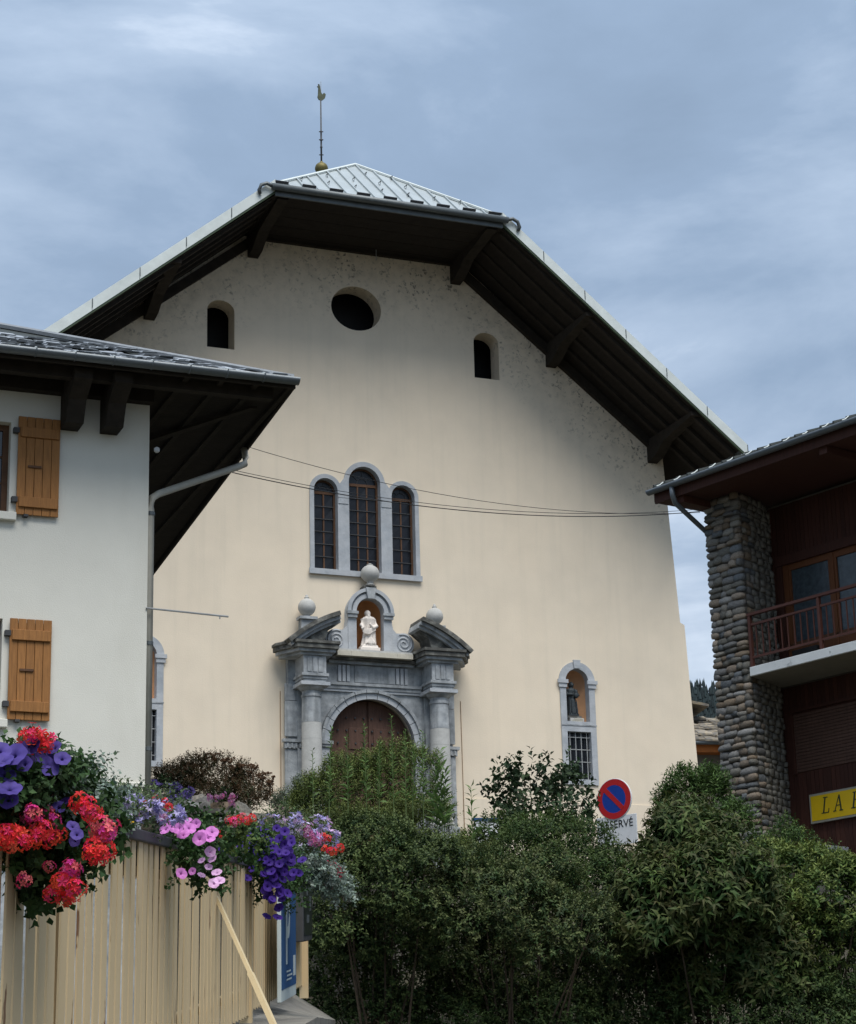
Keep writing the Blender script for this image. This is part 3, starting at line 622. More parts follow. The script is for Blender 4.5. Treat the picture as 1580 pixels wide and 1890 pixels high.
ck = MB().plate([(-.06, zt+2.18), (.05, zt+2.18), (.14, zt+2.27), (.17, zt+2.41), (.11, zt+2.46), (.05, zt+2.39), (.0, zt+2.48), (-.02, zt+2.66), (-.05, zt+2.74), (-.09, zt+2.73), (-.07, zt+2.67), (-.12, zt+2.65), (-.08, zt+2.61), (-.09, zt+2.38), (-.11, zt+2.27)], [], -.02, .02).build('cockerel', 'bronze_green', fl)
# ------------------------------------------------------------------ white house on the left
PWH = Vector((-3.772, 28.0, 3.0)); WH = thing('white_house', 'white rendered house with brown shutters and deep dark eaves beside the church', 'house', PWH, ROTC)
def win_hole(x0, x1, z0, z1): return [(x0, z0), (x1, z0), (x1, z1), (x0, z1)]
W1, W2 = (-2.95, -1.885, 8.26, 9.52), (-2.95, -1.915, 5.50, 6.83)
MB().plate([(-9, 4.73), (0, 4.73), (0, 10.12), (-9, 10.12)], [win_hole(*W1), win_hole(*W2)], 0, .4).build('wall', 'plaster_white', WH)
MB().box(-.4, 0, .4, 9.6, 4.73, 10.12).build('side_wall', 'plaster_white', WH); MB().box(-9, -.4, 9.2, 9.6, 4.73, 10.12).build('rear_wall', 'plaster_white', WH)
MB().box(-9, .0, -.03, .0, 4.70, 4.76).build('drip_edge', 'plaster_white', WH, bevel=.01)
MB().box(-9, -.035, .03, 9.5, .5, 4.729).build('plinth', 'stone', WH)
for i in range(46):
    x = -.12-random.random()*2.6; z = 3.6+random.random()*1.0; a = random.uniform(.1, .2)
    pts = [(x+a*random.uniform(.7, 1.1)*math.cos(2*math.pi*k/6), z+.7*a*random.uniform(.7, 1.1)*math.sin(2*math.pi*k/6)) for k in range(6)]
    MB().prism(pts, .0+random.uniform(0, .02), .032).build('plinth_stone', 'cobble%d' % random.choice((0, 1, 6)), WH)
for (x0, x1, z0, z1) in (W1, W2):
    w = MB().plate([(x0, z0+.002), (x1, z0+.002), (x1, z1), (x0, z1)], [[(x0+.08, z0+.08), ((x0+x1)/2-.05, z0+.08), ((x0+x1)/2-.05, z1-.08), (x0+.08, z1-.08)], [((x0+x1)/2+.05, z0+.08), (x1-.08, z0+.08), (x1-.08, z1-.08), ((x0+x1)/2+.05, z1-.08)]], .14, .20).build('window', 'window_wood', WH)
    for i, (xa, xb) in enumerate(((x0+.08, (x0+x1)/2-.05), ((x0+x1)/2+.05, x1-.08))):
        for j in range(3):
            za = z0+.08+(z1-z0-.16)*j/3; zb = za+(z1-z0-.16)/3
            MB().box(xa, xb, .168, .176, za, zb-.001).build('pane', 'glass', w)
            if j: MB().box(xa, xb, .15, .166, za-.012, za+.012).build('glazing_bar', 'window_wood', w)
    MB().box(x0-.12, x1+.09, -.09, .13, z0-.11, z0-.003).build('sill', 'plaster_white', w, bevel=.008)
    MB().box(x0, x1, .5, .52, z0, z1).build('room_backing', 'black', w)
for x0, x1, z0, z1 in ((-1.80, -1.235, 8.24, 9.60), (-1.83, -1.28, 5.50, 6.83)):
    sh = MB().box(x0+.02, x1-.02, -.035, -.03, z0+.05, z1-.05).build('shutter', 'shutter', WH)
    sh['label'] = 'open brown wooden plank shutter'
    bw = (x1-x0)/5
    for i in range(5): MB().box(x0+i*bw+.003, x0+(i+1)*bw-.003, -.065, -.036, z0, z1).build('board', 'shutter', sh, bevel=.004)
    for zz in (z0+.17, z1-.22): MB().box(x0+.03, x1-.02, -.095, -.066, zz-.07, zz+.07).build('batten', 'shutter', sh, bevel=.006)
    MB().box(x0+.14, x0+.32, -.085, -.066, (z0+z1)/2-.03, (z0+z1)/2+.0).build('latch', 'window_wood', sh)
    for zz in (z0+.2, z1-.2): MB().box(x0-.06, x0+.015, -.08, -.001, zz-.035, zz+.035).build('hinge', 'iron', sh)
    MB().box(x0+.10, x0+.16, -.09, -.001, z0-.03, z0+.0).build('catch', 'iron', sh)
# roof: hipped, horizontal boarded soffit, gutters, tiles
OFF = 1.0; GZ = 10.10; XR0, XR1 = 1.74, 2.42; YBK = 9.3
def xr(y): return XR0+(XR1-XR0)*(y+OFF)/(YBK+OFF)
rp = .475
soff = [(-9.5, -OFF+.02), (XR0-.03, -OFF+.02), (XR1-.03, YBK), (-9.5, YBK)]
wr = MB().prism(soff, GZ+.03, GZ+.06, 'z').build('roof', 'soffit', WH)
apx, apy = -3.6, 4.2; rz_ = lambda x, y: None
RH = rp*(apy+OFF)
hipm = MB(); hipm.add([(-9.5, -OFF, GZ+.07), (XR0, -OFF, GZ+.07), (XR1, YBK, GZ+.07), (-9.5, YBK, GZ+.07), (XR0-(apy+OFF)*.98, apy, GZ+.07+RH), (-9.5, apy, GZ+.07+RH)], [(0, 1, 4, 5), (1, 2, 4), (2, 3, 5, 4), (3, 0, 5), (0, 3, 2, 1)])
hipm.build('roof_deck', 'roof_green', wr)
# eaves boards / rafters under the overhang
for i in range(7):
    x = .25+i*.24
    if i % 2 == 0: MB().prism([(x, -OFF+.06), (x+.07, -OFF+.06), (x+.07+.5*(x/1.7)*.3, YBK), (x+.5*(x/1.7)*.3, YBK)], GZ-.02, GZ+.028, 'z').build('rafter', 'beam', wr)
MB().box(-9, XR0-.2, -.72, -.58, GZ-.12, GZ+.028).build('purlin', 'beam', wr); MB().box(-9, 0.02, -.16, -.003, GZ-.14, GZ+.028).build('wall_plate', 'beam', wr)
for x in (-1.12, -.58, -4.2):
    MB().prism([(-.003, GZ-.02), (-.85, GZ-.02), (-.85, GZ-.16), (-.50, GZ-.34), (-.36, GZ-.62), (-.003, GZ-.62)], x-.11, x+.13, 'x').build('bracket', 'beam', wr)
MB().prism([(1.4, -.1), (1.5, -.1), (.3, 2.2), (.15, 2.2)], GZ-.06, GZ-.021, 'z').build('diagonal_brace', 'beam', wr)
MB().box(-9.5, XR0+.02, -OFF-.03, -OFF+.015, GZ-.05, GZ+.06).build('fascia', 'beam', wr)
MB().prism([(XR0-.01, -OFF), (XR0+.03, -OFF), (XR1+.03, YBK), (XR1-.01, YBK)], GZ-.03, GZ+.065, 'z').build('fascia', 'soffit', wr)
gm = MB()
def halfgutter(pa, pb, r, side, n=8):
    pa, pb = Vector(pa), Vector(pb); o = len(gm.v)
    for p in (pa, pb):
        for rr in (r, r*.86):
            for k in range(n+1): a = math.pi+math.pi*k/n; gm.v.append(tuple(p+side*(rr*math.cos(a))+Vector((0, 0, rr*math.sin(a)))))
    m1 = n+1
    for k in range(n): gm.f.append((o+k, o+k+1, o+2*m1+k+1, o+2*m1+k)); gm.f.append((o+m1+k, o+m1+k+1, o+3*m1+k+1, o+3*m1+k))
    for k in (0, n): gm.f.append((o+k, o+m1+k, o+3*m1+k, o+2*m1+k))
halfgutter((-9.5, -OFF-.10, GZ+.06), (XR0+.04, -OFF-.10, GZ+.06), .085, Vector((0, 1, 0)))
gut = gm.build('gutter', 'gutter_grey', wr, True)
for i in range(12):
    x = 1.28-i*.515
    MB().tube([(x+.085*0, -OFF-.10+.088*math.cos(RAD(a)), GZ+.06+.088*math.sin(RAD(a))) for a in range(180, 361, 20)]+[(x, -OFF+.02, GZ+.09)], .010, 5).build('gutter_bracket', 'gutter_grey', gut)
    MB().tube([(x, -OFF-.185, GZ+.062), (x, -OFF-.10, GZ+.10), (x, -OFF-.0, GZ+.12)], .011, 5).build('gutter_clip', 'zinc', gut)
tm = MB(); tm.hexa([(-.115, -.16, -.008), (.115, -.16, -.008), (.118, .17, -.008), (-.118, .17, -.008)], [(-.095, -.17, .012), (.095, -.17, .012), (.118, .17, .012), (-.118, .17, .012)])
tme = tm.mesh('tile', 'tile'); ang = math.atan(rp)
for row in range(9):
    yy = -OFF-.02+row*.235*math.cos(ang)+.10; zc = GZ+.10+rp*(yy+OFF)
    xmax = XR0-(yy+OFF)*.98
    for i in range(28):
        x = xmax-.13-i*.245-(.12 if row % 2 else 0)
        if x < -4.6: continue
        if row in (2, 4, 5, 7) and random.random() < .42: continue
        inst('roof_tile', tme, wr, (x, yy, zc+random.uniform(0, .035)), (ang-.07+random.uniform(-.05, .05), random.uniform(-.05, .05), random.uniform(-.04, .04)))
MB().tube([(XR0-.02, -OFF, GZ+.11), (XR0-(apy+OFF)*.98, apy, GZ+.11+RH)], .05, 6).build('hip_cap', 'tile', wr)
MB().box(XR0-.35, XR0+.0, -OFF-.03, -OFF+.05, GZ+.12, GZ+.155).build('edge_tile', 'tile', wr)
dp = thing('downpipe', 'bent beige rainwater pipe running from the dark eaves down the white house corner', 'pipe', PWH, ROTC)
MB().tube([(1.88, 1.75, GZ-.02), (1.90, 1.74, GZ-.16), (1.86, 1.66, GZ-.29), (1.72, 1.55, GZ-.38), (.20, .22, 8.78), (.08, .12, 8.68), (.055, .10, 8.5), (.055, .10, 4.4)], .052, 10).build('pipe_run', 'pipe_beige', dp, True)
for z in (8.42, 6.62, 5.2): MB().lathe([(.062, z), (.062, z+.05)], (.055, .10), 10).build('pipe_clip', 'zinc_dark', dp)
rd = thing('iron_rod', 'thin horizontal metal rod sticking out from the white house corner', 'rod', PWH, ROTC)
MB().tube([(-.02, -.015, 7.10), (1.12, -.015, 7.06)], .013, 6).build('rod', 'iron_pale', rd); MB().tube([(1.0, -.015, 7.06), (1.0, -.015, 7.02)], .01, 5).build('rod_pin', 'iron_pale', rd)
MB().lathe([(.02, 9.31), (.04, 9.33), (.04, 9.37), (.015, 9.39)], (.12, .05), 8).build('cable_insulator', 'sign_white', WH)
# ------------------------------------------------------------------ stone and timber house on the right
PRH = Vector((5.672, 39.0, 4.0)); ROTR = RAD(-51.42)
RHs = thing('stone_house', 'timber clad house with rubble stone pillar and balcony under a dark roof', 'house', PRH, ROTR)
def inner_x(y): return .22-.30*y
pm = MB().prism([(-.64, .03), (.18, .03), (.18-.3*1.2, 1.2), (-.64, 1.2)], 3.0, 11.75, 'z').build('pillar', 'mortar', RHs)
variants = []
import bmesh
for vi in range(10):
    bm = bmesh.new(); bmesh.ops.create_cube(bm, size=1.0); bmesh.ops.subdivide_edges(bm, edges=bm.edges, cuts=1, use_grid_fill=True)
    rr = random.Random(vi)
    for v in bm.verts:
        k = sum(1 for c in v.co if abs(c) > .4)
        f_ = {1: 1.0, 2: .96, 3: .85}[k] if k else 1
        v.co = Vector((v.co.x*f_*(1+rr.uniform(-.15, .15)), v.co.y*f_*(1+rr.uniform(-.2, .2)), v.co.z*f_*(1+rr.uniform(-.16, .16))))
    me = bpy.data.meshes.new('cobble'); bm.to_mesh(me); bm.free(); me.shade_smooth(); variants.append(me)
cob = {}
def cobble(vi, ci):
    if (vi, ci) not in cob: me = variants[vi].copy(); me.materials.append(M['cobble%d' % ci]); cob[(vi, ci)] = me
    return cob[(vi, ci)]
joined = MB(); ncob = 0
wts = [3, 3, 2, 2, 1, 2, 1, 3]
cobs = []
z = 4.3
while z < 11.72:
    h = random.uniform(.08, .15); x = -.66
    while x < .14:
        w = random.uniform(.13, .34)
        if x+w > .10: w = .20-x+random.uniform(-.02, .02)
        cobs.append(((x+w/2, .02, z+h/2+random.uniform(-.022, .022)), 0, (w*.99, random.uniform(.10, .15), h*random.uniform(.84, 1.06)))); x += w
    y = .10
    while y < 1.15:
        w = random.uniform(.14, .30); cobs.append(((inner_x(y+w/2)-.045, y+w/2, z+h/2+random.uniform(-.012, .012)), 1, (w*.99, random.uniform(.09, .14), h*random.uniform(.84, 1.06)))); y += w
    z += h
front = [c for c in cobs if c[1] == 0 and c[0][2] > 4.9]; inn = [c for c in cobs if c[1] == 1 and c[0][2] > 4.9]
objs_ = front[:]; inn_sorted = sorted(inn, key=lambda c: c[0][1]); objs_ += inn_sorted[:max(0, 296-len(front))]
rest = [c for c in cobs if c not in objs_]
if len(objs_) > 298: rest += objs_[298:]; objs_ = objs_[:298]
for (p, k, s) in objs_:
    inst('stone', cobble(random.randrange(10), random.choices(range(8), wts)[0]), pm, p, (random.uniform(-.05, .05), random.uniform(-.07, .07), (0 if k == 0 else -1.28)+random.uniform(-.05, .05)), s)
for (p, k, s) in rest:
    me = variants[random.randrange(10)]; Rm = Matrix.Rotation(0 if k == 0 else -1.28, 3, 'Z')
    joined.add([Vector(p)+Rm @ Vector((v.co.x*s[0], v.co.y*s[1], v.co.z*s[2])) for v in me.vertices], [tuple(f.vertices) for f in me.polygons])
tag(joined.build('stones', 'cobble7', pm, True), kind='stuff')
# body of the house
REC = 1.2
MB().box(-.2-.28, 9, REC+.06, 9, 3.0, 11.8).build('wall', 'render_grey', RHs)
MB().box(-.64, -.45, 1.2, 9, 3.0, 11.8).build('side_wall', 'render_grey', RHs)
# timber boards, upper and lower storey
for z0, z1 in ((8.50, 11.75), (4.95, 8.24)):
    x = -.20
    while x < 6.0:
        # openings
        hole = None
        if z0 > 8 and .10 < x < 3.15: segs = [(10.62, z1)]
        elif z0 < 8 and .02 < x < 3.15: segs = [(z0, 6.62), (7.72, z1)]
        else: segs = [(z0, z1)]
        for a, b in segs: MB().box(x+.003, x+.097, REC+.02+random.uniform(0, .006), REC+.055, a, b).build('board', 'timber_red', RHs)
        x += .1
# balcony window and door
bwn = MB().plate([(.12, 8.52), (3.2, 8.52), (3.2, 10.60), (.12, 10.60)], [[(.31, 9.05), (1.24, 9.05), (1.24, 10.44), (.31, 10.44)], [(1.44, 9.05), (2.4, 9.05), (2.4, 10.44), (1.44, 10.44)]], REC-.01, REC+.05).build('window', 'timber_warm', RHs)
MB().box(.0, 3.2, REC-.07, REC-.012, 10.56, 10.74).build('lintel', 'timber_red', bwn); MB().box(.02, .118, REC-.05, REC+.05, 8.52, 10.555).build('jamb', 'timber_red', bwn)
for xa, xb in ((.31, 1.24), (1.44, 2.4)): MB().box(xa, xb, REC+.02, REC+.035, 9.05, 10.44).build('pane', 'curtain_glass', bwn)
for xa in (.22, 1.34): MB().box(xa-.045, xa+.045, REC-.03, REC-.012, 8.54, 10.55).build('stile', 'timber_warm', bwn)
MB().box(.12, 3.2, REC-.03, REC-.012, 8.98, 9.03).build('rail', 'window_wood', bwn)
# roller shutter, lower storey
rs = MB().box(.04, 3.2, REC+.03, REC+.058, 6.62, 7.72).build('roller_shutter', 'timber_red', RHs)
for i in range(18): MB().box(.10, 3.2, REC+.005, REC+.029, 6.63+i*.06, 6.63+i*.06+.052).build('slat', 'door_wood', rs)
MB().box(.02, .098, REC-.02, REC+.029, 6.6, 7.74).build('shutter_rail', 'timber_red', rs); MB().box(.02, 3.2, REC-.03, REC+.029, 7.742, 7.80).build('shutter_head', 'timber_red', rs)
# balcony slab + railing
MB().hexa([(.25, -.04, 8.27), (6, -.04, 8.27), (6, REC, 8.27), (.25-.3*REC-.02, REC, 8.27)], [(.25, -.04, 8.44), (6, -.04, 8.44), (6, REC, 8.44), (.25-.3*REC-.02, REC, 8.44)]).build('balcony_slab', 'slab', RHs, bevel=.01)
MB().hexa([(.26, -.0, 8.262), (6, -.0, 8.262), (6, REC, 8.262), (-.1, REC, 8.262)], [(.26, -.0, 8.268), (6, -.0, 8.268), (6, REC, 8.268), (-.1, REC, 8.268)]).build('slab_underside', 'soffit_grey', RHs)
rl = thing('balcony_railing', 'brown metal balustrade with thin upright bars on the white balcony slab', 'railing', PRH+Vector((0, 0, 4.44)), ROTR)
MB().box(.24, 6, -.02, .06, 9.40, 9.45).build('top_rail', 'rail_brown', rl); MB().box(.30, 6, 0, .04, 9.21, 9.25).build('middle_rail', 'rail_brown', rl); MB().box(.30, 6, 0, .04, 8.60, 8.64).build('bottom_rail', 'rail_brown', rl)
for x in (.28, 1.96, 3.64, 5.32): MB().box(x-.03, x+.03, -.01, .05, 8.442, 9.398).build('post', 'rail_brown', rl)
for i in range(36):
    x = .42+i*.155
    if min(abs(x-q) for q in (1.96, 3.64, 5.32)) < .06: continue
    MB().box(x-.009, x+.009, .01, .03, 8.642, 9.208).build('baluster', 'rail_brown', rl)
pot = thing('balcony_box', 'low black box on the balcony floor behind the railing', 'box', PRH+Vector((0, 0, 4.44)), ROTR)
MB().prism([(.62, 8.445), (1.15, 8.445), (1.2, 8.78), (.58, 8.78)], .75, 1.0).build('body', 'black', pot, bevel=.02)
# roof, soffit, gutter
GO = .8; RZ = 12.02; XL = -1.16
rr_ = MB().hexa([(XL, -GO, RZ-.22), (6, -GO, RZ-.22), (6, 6, RZ-.22+.2), (XL, 6, RZ-.22+.2)], [(XL, -GO, RZ-.17), (6, -GO, RZ-.17), (6, 6, RZ-.17+.2), (XL, 6, RZ-.17+.2)]).build('roof', 'timber_red', RHs)
sp = .36
MB().hexa([(XL-.02, -GO-.05, RZ-.02), (6, -GO-.05, RZ-.02), (6, 5.5, RZ-.02+sp*6.3), (XL-.02, 5.5, RZ-.02+sp*6.3)], [(XL-.02, -GO-.05, RZ+.08), (6, -GO-.05, RZ+.08), (6, 5.5, RZ+.08+sp*6.3), (XL-.02, 5.5, RZ+.08+sp*6.3)]).build('roof_sheet', 'roof_green', rr_)
for i in range(24):
    x = XL+.03+i*.30
    MB().hexa([(x-.025, -GO-.06, RZ+.08), (x+.025, -GO-.06, RZ+.08), (x+.025, 5.4, RZ+.08+sp*6.2), (x-.025, 5.4, RZ+.08+sp*6.2)], [(x-.012, -GO-.06, RZ+.125), (x+.012, -GO-.06, RZ+.125), (x+.012, 5.4, RZ+.125+sp*6.2), (x-.012, 5.4, RZ+.125+sp*6.2)]).build('standing_seam', 'roof_green', rr_)
MB().box(XL, 6, -GO-.02, -GO+.02, RZ-.24, RZ-.02).build('fascia', 'timber_red', rr_)
MB().prism([(-GO, RZ-.2), (4, RZ-.1), (4, RZ+sp*4.8), (-GO, RZ-.0)], XL-.03, XL+.02, 'x').build('barge_board', 'timber_red', rr_)
gm = MB(); halfgutter((XL-.06, -GO-.11, RZ+.01), (6, -GO-.11, RZ+.01), .085, Vector((0, 1, 0)))
g2 = gm.build('gutter', 'gutter_grey', rr_, True)
MB().lathe([(.001, 0), (.001, .001)], (0, 0), 3)
MB().prism([(-GO-.195, RZ+.012)]+[(-GO-.11+.085*math.cos(RAD(a)), RZ+.01+.085*math.sin(RAD(a))) for a in range(195, 361, 15)], XL-.066, XL-.06, 'x').build('gutter_end', 'gutter_grey', g2)
for i in range(14):
    x = XL+.25+i*.46; MB().tube([(x, -GO-.2, RZ+.02), (x, -GO-.11, RZ+.06), (x, -GO-.02, RZ+.13)], .011, 5).build('gutter_clip', 'zinc', g2)
for x in (-.55, 3): MB().box(x-.09, x+.09, -GO+.05, 1.1, RZ-.36, RZ-.225).build('soffit_beam', 'timber_red', rr_)
MB().tube([(-.60, -GO-.11, RZ-.06), (-.60, -GO-.10, RZ-.22), (-.62, -GO-.02, RZ-.36), (-.70, -.25, RZ-.60), (-.74, .18, RZ-.80), (-.74, .22, RZ-1.0), (-.74, .24, 5)], .05, 10).build('downpipe', 'gutter_grey', RHs, True)
# wall ledge at the foot
lg = thing('stone_ledge', 'grey stone coping of a low wall below the yellow sign', 'wall', PRH+Vector((0, 0, -.5)), ROTR)
MB().hexa([(-.25, .75, 5.02), (1.2, .35, 5.02), (1.2, 1.2, 5.02), (-.25, 1.2, 5.02)], [(-.25, .75, 5.13), (1.2, .35, 5.13), (1.2, 1.2, 5.13), (-.25, 1.2, 5.13)]).build('coping', 'stone_light', lg, bevel=.012)
MB().hexa([(-.2, .8, 3.4), (1.15, .42, 3.4), (1.15, 1.19, 3.4), (-.2, 1.19, 3.4)], [(-.2, .8, 5.015), (1.15, .42, 5.015), (1.15, 1.19, 5.015), (-.2, 1.19, 5.015)]).build('wall_face', 'concrete', lg)
# yellow sign
ys_ = thing('shop_sign', 'yellow shop sign with dark letters on brown timber wall', 'sign', PRH+Vector((0, 0, 1.5)), ROTR)
sy = REC-.06; sx0, sz0, sz1 = .40, 5.64, 6.17
MB().box(sx0, sx0+2.6, sy, sy+.05, sz0, sz1).build('board', 'frame_grey', ys_, bevel=.006); MB().box(sx0+.04, sx0+2.56, sy-.008, sy-.002, sz0+.04, sz1-.04).build('face', 'yellow', ys_)
def stroke(mb, a, b, w, y=sy-.014, y1=sy-.0085):
    a, b = Vector((a[0], a[1])), Vector((b[0], b[1])); d = (b-a).normalized(); nn = Vector((-d.y, d.x))*w/2
    mb.prism([tuple(a-nn), tuple(b-nn), tuple(b+nn), tuple(a+nn)], y, y1)
def letter(strokes, x, zb, H, name, sh=.22):
    mb = MB()
    for i, (p, q, w) in enumerate(strokes):
        f_ = lambda t: (x+t[0]*H+sh*t[1]*H, zb+t[1]*H)
        stroke(mb, f_(p), f_(q), w*H, sy-.014-.0006*i)
    mb.build(name, 'letter_green', ys_)
zb = 5.79; H = .285
letter([((.1, 0), (.1, 1), .10), ((-.06, .98), (.30, .98), .06), ((-.06, .02), (.52, .02), .06), ((.52, .0), (.52, .28), .05)], .70, zb, H, 'letter')
letter([((.02, 0), (.36, 1.0), .06), ((.36, 1.0), (.56, 0), .11), ((.16, .36), (.48, .36), .05), ((-.10, .02), (.14, .02), .06), ((.42, .02), (.70, .02), .06)], .99, zb, H, 'letter', .10)
letter([((.1, 0), (.1, 1), .11), ((-.06, .98), (.62, .98), .06), ((-.06, .02), (.3, .02), .06), ((.62, .78), (.62, 1.0), .05), ((.1, .52), (.46, .52), .06), ((.46, .40), (.46, .64), .05)], 1.40, zb, H, 'letter')
# ------------------------------------------------------------------ no-parking sign + panel
tsd = 34.0; tp = P(1134, 1475, tsd); ROTS = RAD(-38)
ts = thing('parking_ban_sign', 'round red and blue no-parking sign on a post above the shrubs', 'traffic sign', (tp.x, tp.y, 3.6), ROTS)
cz = tp.z; RS = .315
def disc(mb, r, y0, y1, n=40): return mb.plate(ell(0, cz, r, r, n), [], y0, y1)
disc(MB(), RS+.012, -.012, .012).build('disc', 'sign_white', ts, bevel=.004)
MB().plate(ell(0, cz, RS, RS, 44), [ell(0, cz, RS*.70, RS*.70, 44)], -.0165, -.0125).build('red_ring', 'sign_red', ts)
disc(MB(), RS*.699, -.0155, -.0125).build('blue_field', 'sign_blue', ts)
w = RS*.085; d = RS*.71
MB().prism([(-d*.707-w, cz+d*.707-w), (-d*.707+w, cz+d*.707+w), (d*.707+w, cz-d*.707+w), (d*.707-w, cz-d*.707-w)], -.0195, -.0168).build('red_bar', 'sign_red', ts)
MB().tube([(0, .045, 2.6), (0, .045, cz+.2)], .03, 10).build('post', 'gutter_grey', ts, True)
for zz in (cz-.12, cz+.12): MB().box(-.05, .05, .012, .08, zz-.02, zz+.02).build('clamp', 'zinc_dark', ts)
def text_mesh(txt, size, name, m, parent, loc, rot=(math.pi/2, 0, 0)):
    cu = bpy.data.curves.new('t', 'FONT'); cu.body = txt; cu.size = size; cu.align_x = 'CENTER'; cu.extrude = .002
    o = bpy.data.objects.new('t', cu); COL.objects.link(o); dg = bpy.context.evaluated_depsgraph_get(); dg.update()
    me = bpy.data.meshes.new_from_object(o.evaluated_get(dg)); bpy.data.objects.remove(o); me.name = name; me.materials.clear(); me.materials.append(M[m])
    q = bpy.data.objects.new(name, me); COL.objects.link(q); q.parent = parent; q.location = loc; q.rotation_euler = rot; return q
pp = P(1140, 1533, tsd)
rp_ = thing('reserved_panel', 'white rectangular panel lettered in black, fixed below the round sign', 'sign', (pp.x, pp.y, pp.z-.26), ROTS)
MB().box(-.37, .37, -.02, .0, pp.z-.23, pp.z+.23).build('panel', 'sign_white', rp_, bevel=.004)
text_mesh('RÉSERVÉ', .165, 'lettering', 'black', rp_, (0, -.0235, .26+.045))
# ------------------------------------------------------------------ overhead cables
def cable(name, a, b, sag, label, r=.009, n=24):
    a, b = Vector(a), Vector(b); mid = a
    o = bpy.data.objects.new('x', None)
    pts = [a.lerp(b, i/n)-Vector((0, 0, sag*4*(i/n)*(1-i/n))) for i in range(n+1)]
    q = MB().tube(pts, r, 5).build(name, 'black'); tag(q, label, 'cable', 'cables strung between the two houses')
lab = 'one of the paired lower overhead cables strung between the white house and the stone house'
cable('cable', P(300, 772, 31), P(1292, 946, 38.4), .48, 'uppermost thin overhead cable crossing the church wall between the two houses', .005)
cable('cable', P(300, 840, 31), P(1292, 944, 38.4), .42, lab, .008)
cable('cable', P(300, 836, 31), P(1290, 940, 38.4), .40, lab, .005)
# ------------------------------------------------------------------ far house, wooded hill
fh = thing('slate_roof_house', 'grey rendered cottage with rough slate roof behind the church corner', 'house', (11.5, 84, 9), RAD(10))
def fhp(x, y): 
    q = Matrix.Rotation(-RAD(10), 3, 'Z') @ (P(x, y, 84)-Vector((11.5, 84, 0))); return q
fz = P(1300, 1375, 84).z; 
MB().box(-5, 5, 0, 7, 7.5, fz-.05).build('wall', 'render_grey', fh)
fr = MB().prism([(-.7, fz), (3.5, fz+1.75), (3.5, fz+1.6), (-.7, fz-.12)], -5.4, 5.4, 'x').build('roof', 'slate', fh); MB().prism([(7.7, fz), (3.5, fz+1.75), (3.5, fz+1.6), (7.7, fz-.12)], -5.4, 5.4, 'x').build('roof_back', 'slate', fr)
slm = MB().hexa([(-.28, -.25, -.03), (.27, -.27, -.03), (.24, .25, -.03), (-.26, .26, -.03)], [(-.24, -.22, .03), (.25, -.24, .03), (.22, .22, .03), (-.24, .24, .03)]).mesh('slate_slab', 'slate')
for row in range(9):
    for i in range(18):
        y = -.7+row*.45; inst('slate_slab', slm, fr, (-4.9+i*.57+random.uniform(-.1, .1), y+random.uniform(-.06, .06), fz+.06+(y+.7)*.417+random.uniform(0, .06)), (.39+random.uniform(-.12, .02), random.uniform(-.08, .08), random.uniform(-.25, .25)), (random.uniform(.8, 1.2),)*3)
MB().tube([(-5.4, -.8, fz-.08), (5.4, -.8, fz-.08)], .09, 8).build('gutter', 'gutter_grey', fh, True)
MB().box(-5.2, 5.2, -.6, .0, fz-.42, fz-.13).build('eave_board', 'orange_wood', fh)
dpx = fhp(1321, 1380).x
MB().tube([(dpx, -.8, fz-.1), (dpx, -.7, fz-.35), (dpx+.15, -.12, fz-.8), (dpx+.15, -.12, 8)], .07, 8).build('downpipe', 'sign_white', fh, True)
MB().box(dpx-1.9, dpx-.2, 2.2, 4.0, fz+1.0, fz+1.95).build('dormer', 'black', fr); MB().prism([(dpx-2.2, fz+1.9), (dpx-.9, fz+2.25), (dpx+.4, fz+2.0), (dpx+.4, fz+1.9), (dpx-.9, fz+2.12), (dpx-2.2, fz+1.78)], 1.9, 4.2).build('dormer_roof', 'slate', fr)
# hill
hv = []; hx = np.linspace(-2400, 3000, 60); hy = np.linspace(1000, 2900, 24)
def hill_z(x, y):
    base = (y-1000)*.42; return 60+base*(1+.10*math.sin(x*.0035+.6))-max(0, (x-90))*.05+9*math.sin(x*.012+y*.008)
hm = MB(); hm.v = [(x, y, hill_z(x, y)-(60 if y < 1010 else 0)) for y in hy for x in hx]
hm.f = [(j*60+i, j*60+i+1, (j+1)*60+i+1, (j+1)*60+i) for j in range(23) for i in range(59)]
ho_ = hm.build('hill', 'hill', None, True)
# crop the hill so its ridge stands where the photograph shows it
ridge = P(1300, 1280, 1550); dzh = ridge.z-hill_z(ridge.x, 1550)
for v in ho_.data.vertices:
    yy = v.co.y; top = hill_z(v.co.x, 1550)+dzh
    v.co.z = v.co.z+dzh if yy <= 1550 else top-(yy-1550)*.3
tag(ho_, kind='structure')
cv, cf, cc = [], [], []
for i in range(9000):
    x = rng.uniform(60, 520); y = rng.uniform(1280, 1585); z = hill_z(x, min(y, 1550))+dzh-max(0, y-1550)*.3-3.5
    h = rng.uniform(8, 17); r = h*.17; n = 6; g_ = rng.uniform(.6, 1.35)
    for lv in range(3):
        o = len(cv); zb_ = z+h*(.08+.28*lv); zt_ = z+h*(.52+.24*lv); r2 = r*(1-.27*lv); ph = rng.uniform(0, 6)
        for k in range(n): cv.append((x+r2*math.cos(ph+k*2*math.pi/n)*rng.uniform(.7, 1.2), y+r2*math.sin(ph+k*2*math.pi/n), zb_+rng.uniform(-.4, .4)))
        cv.append((x, y, zt_)); cf += [(o+k, o+(k+1) % n, o+n) for k in range(n)]; cc += [(.020*g_, .032*g_, .034*g_, 1)]*(n+1)
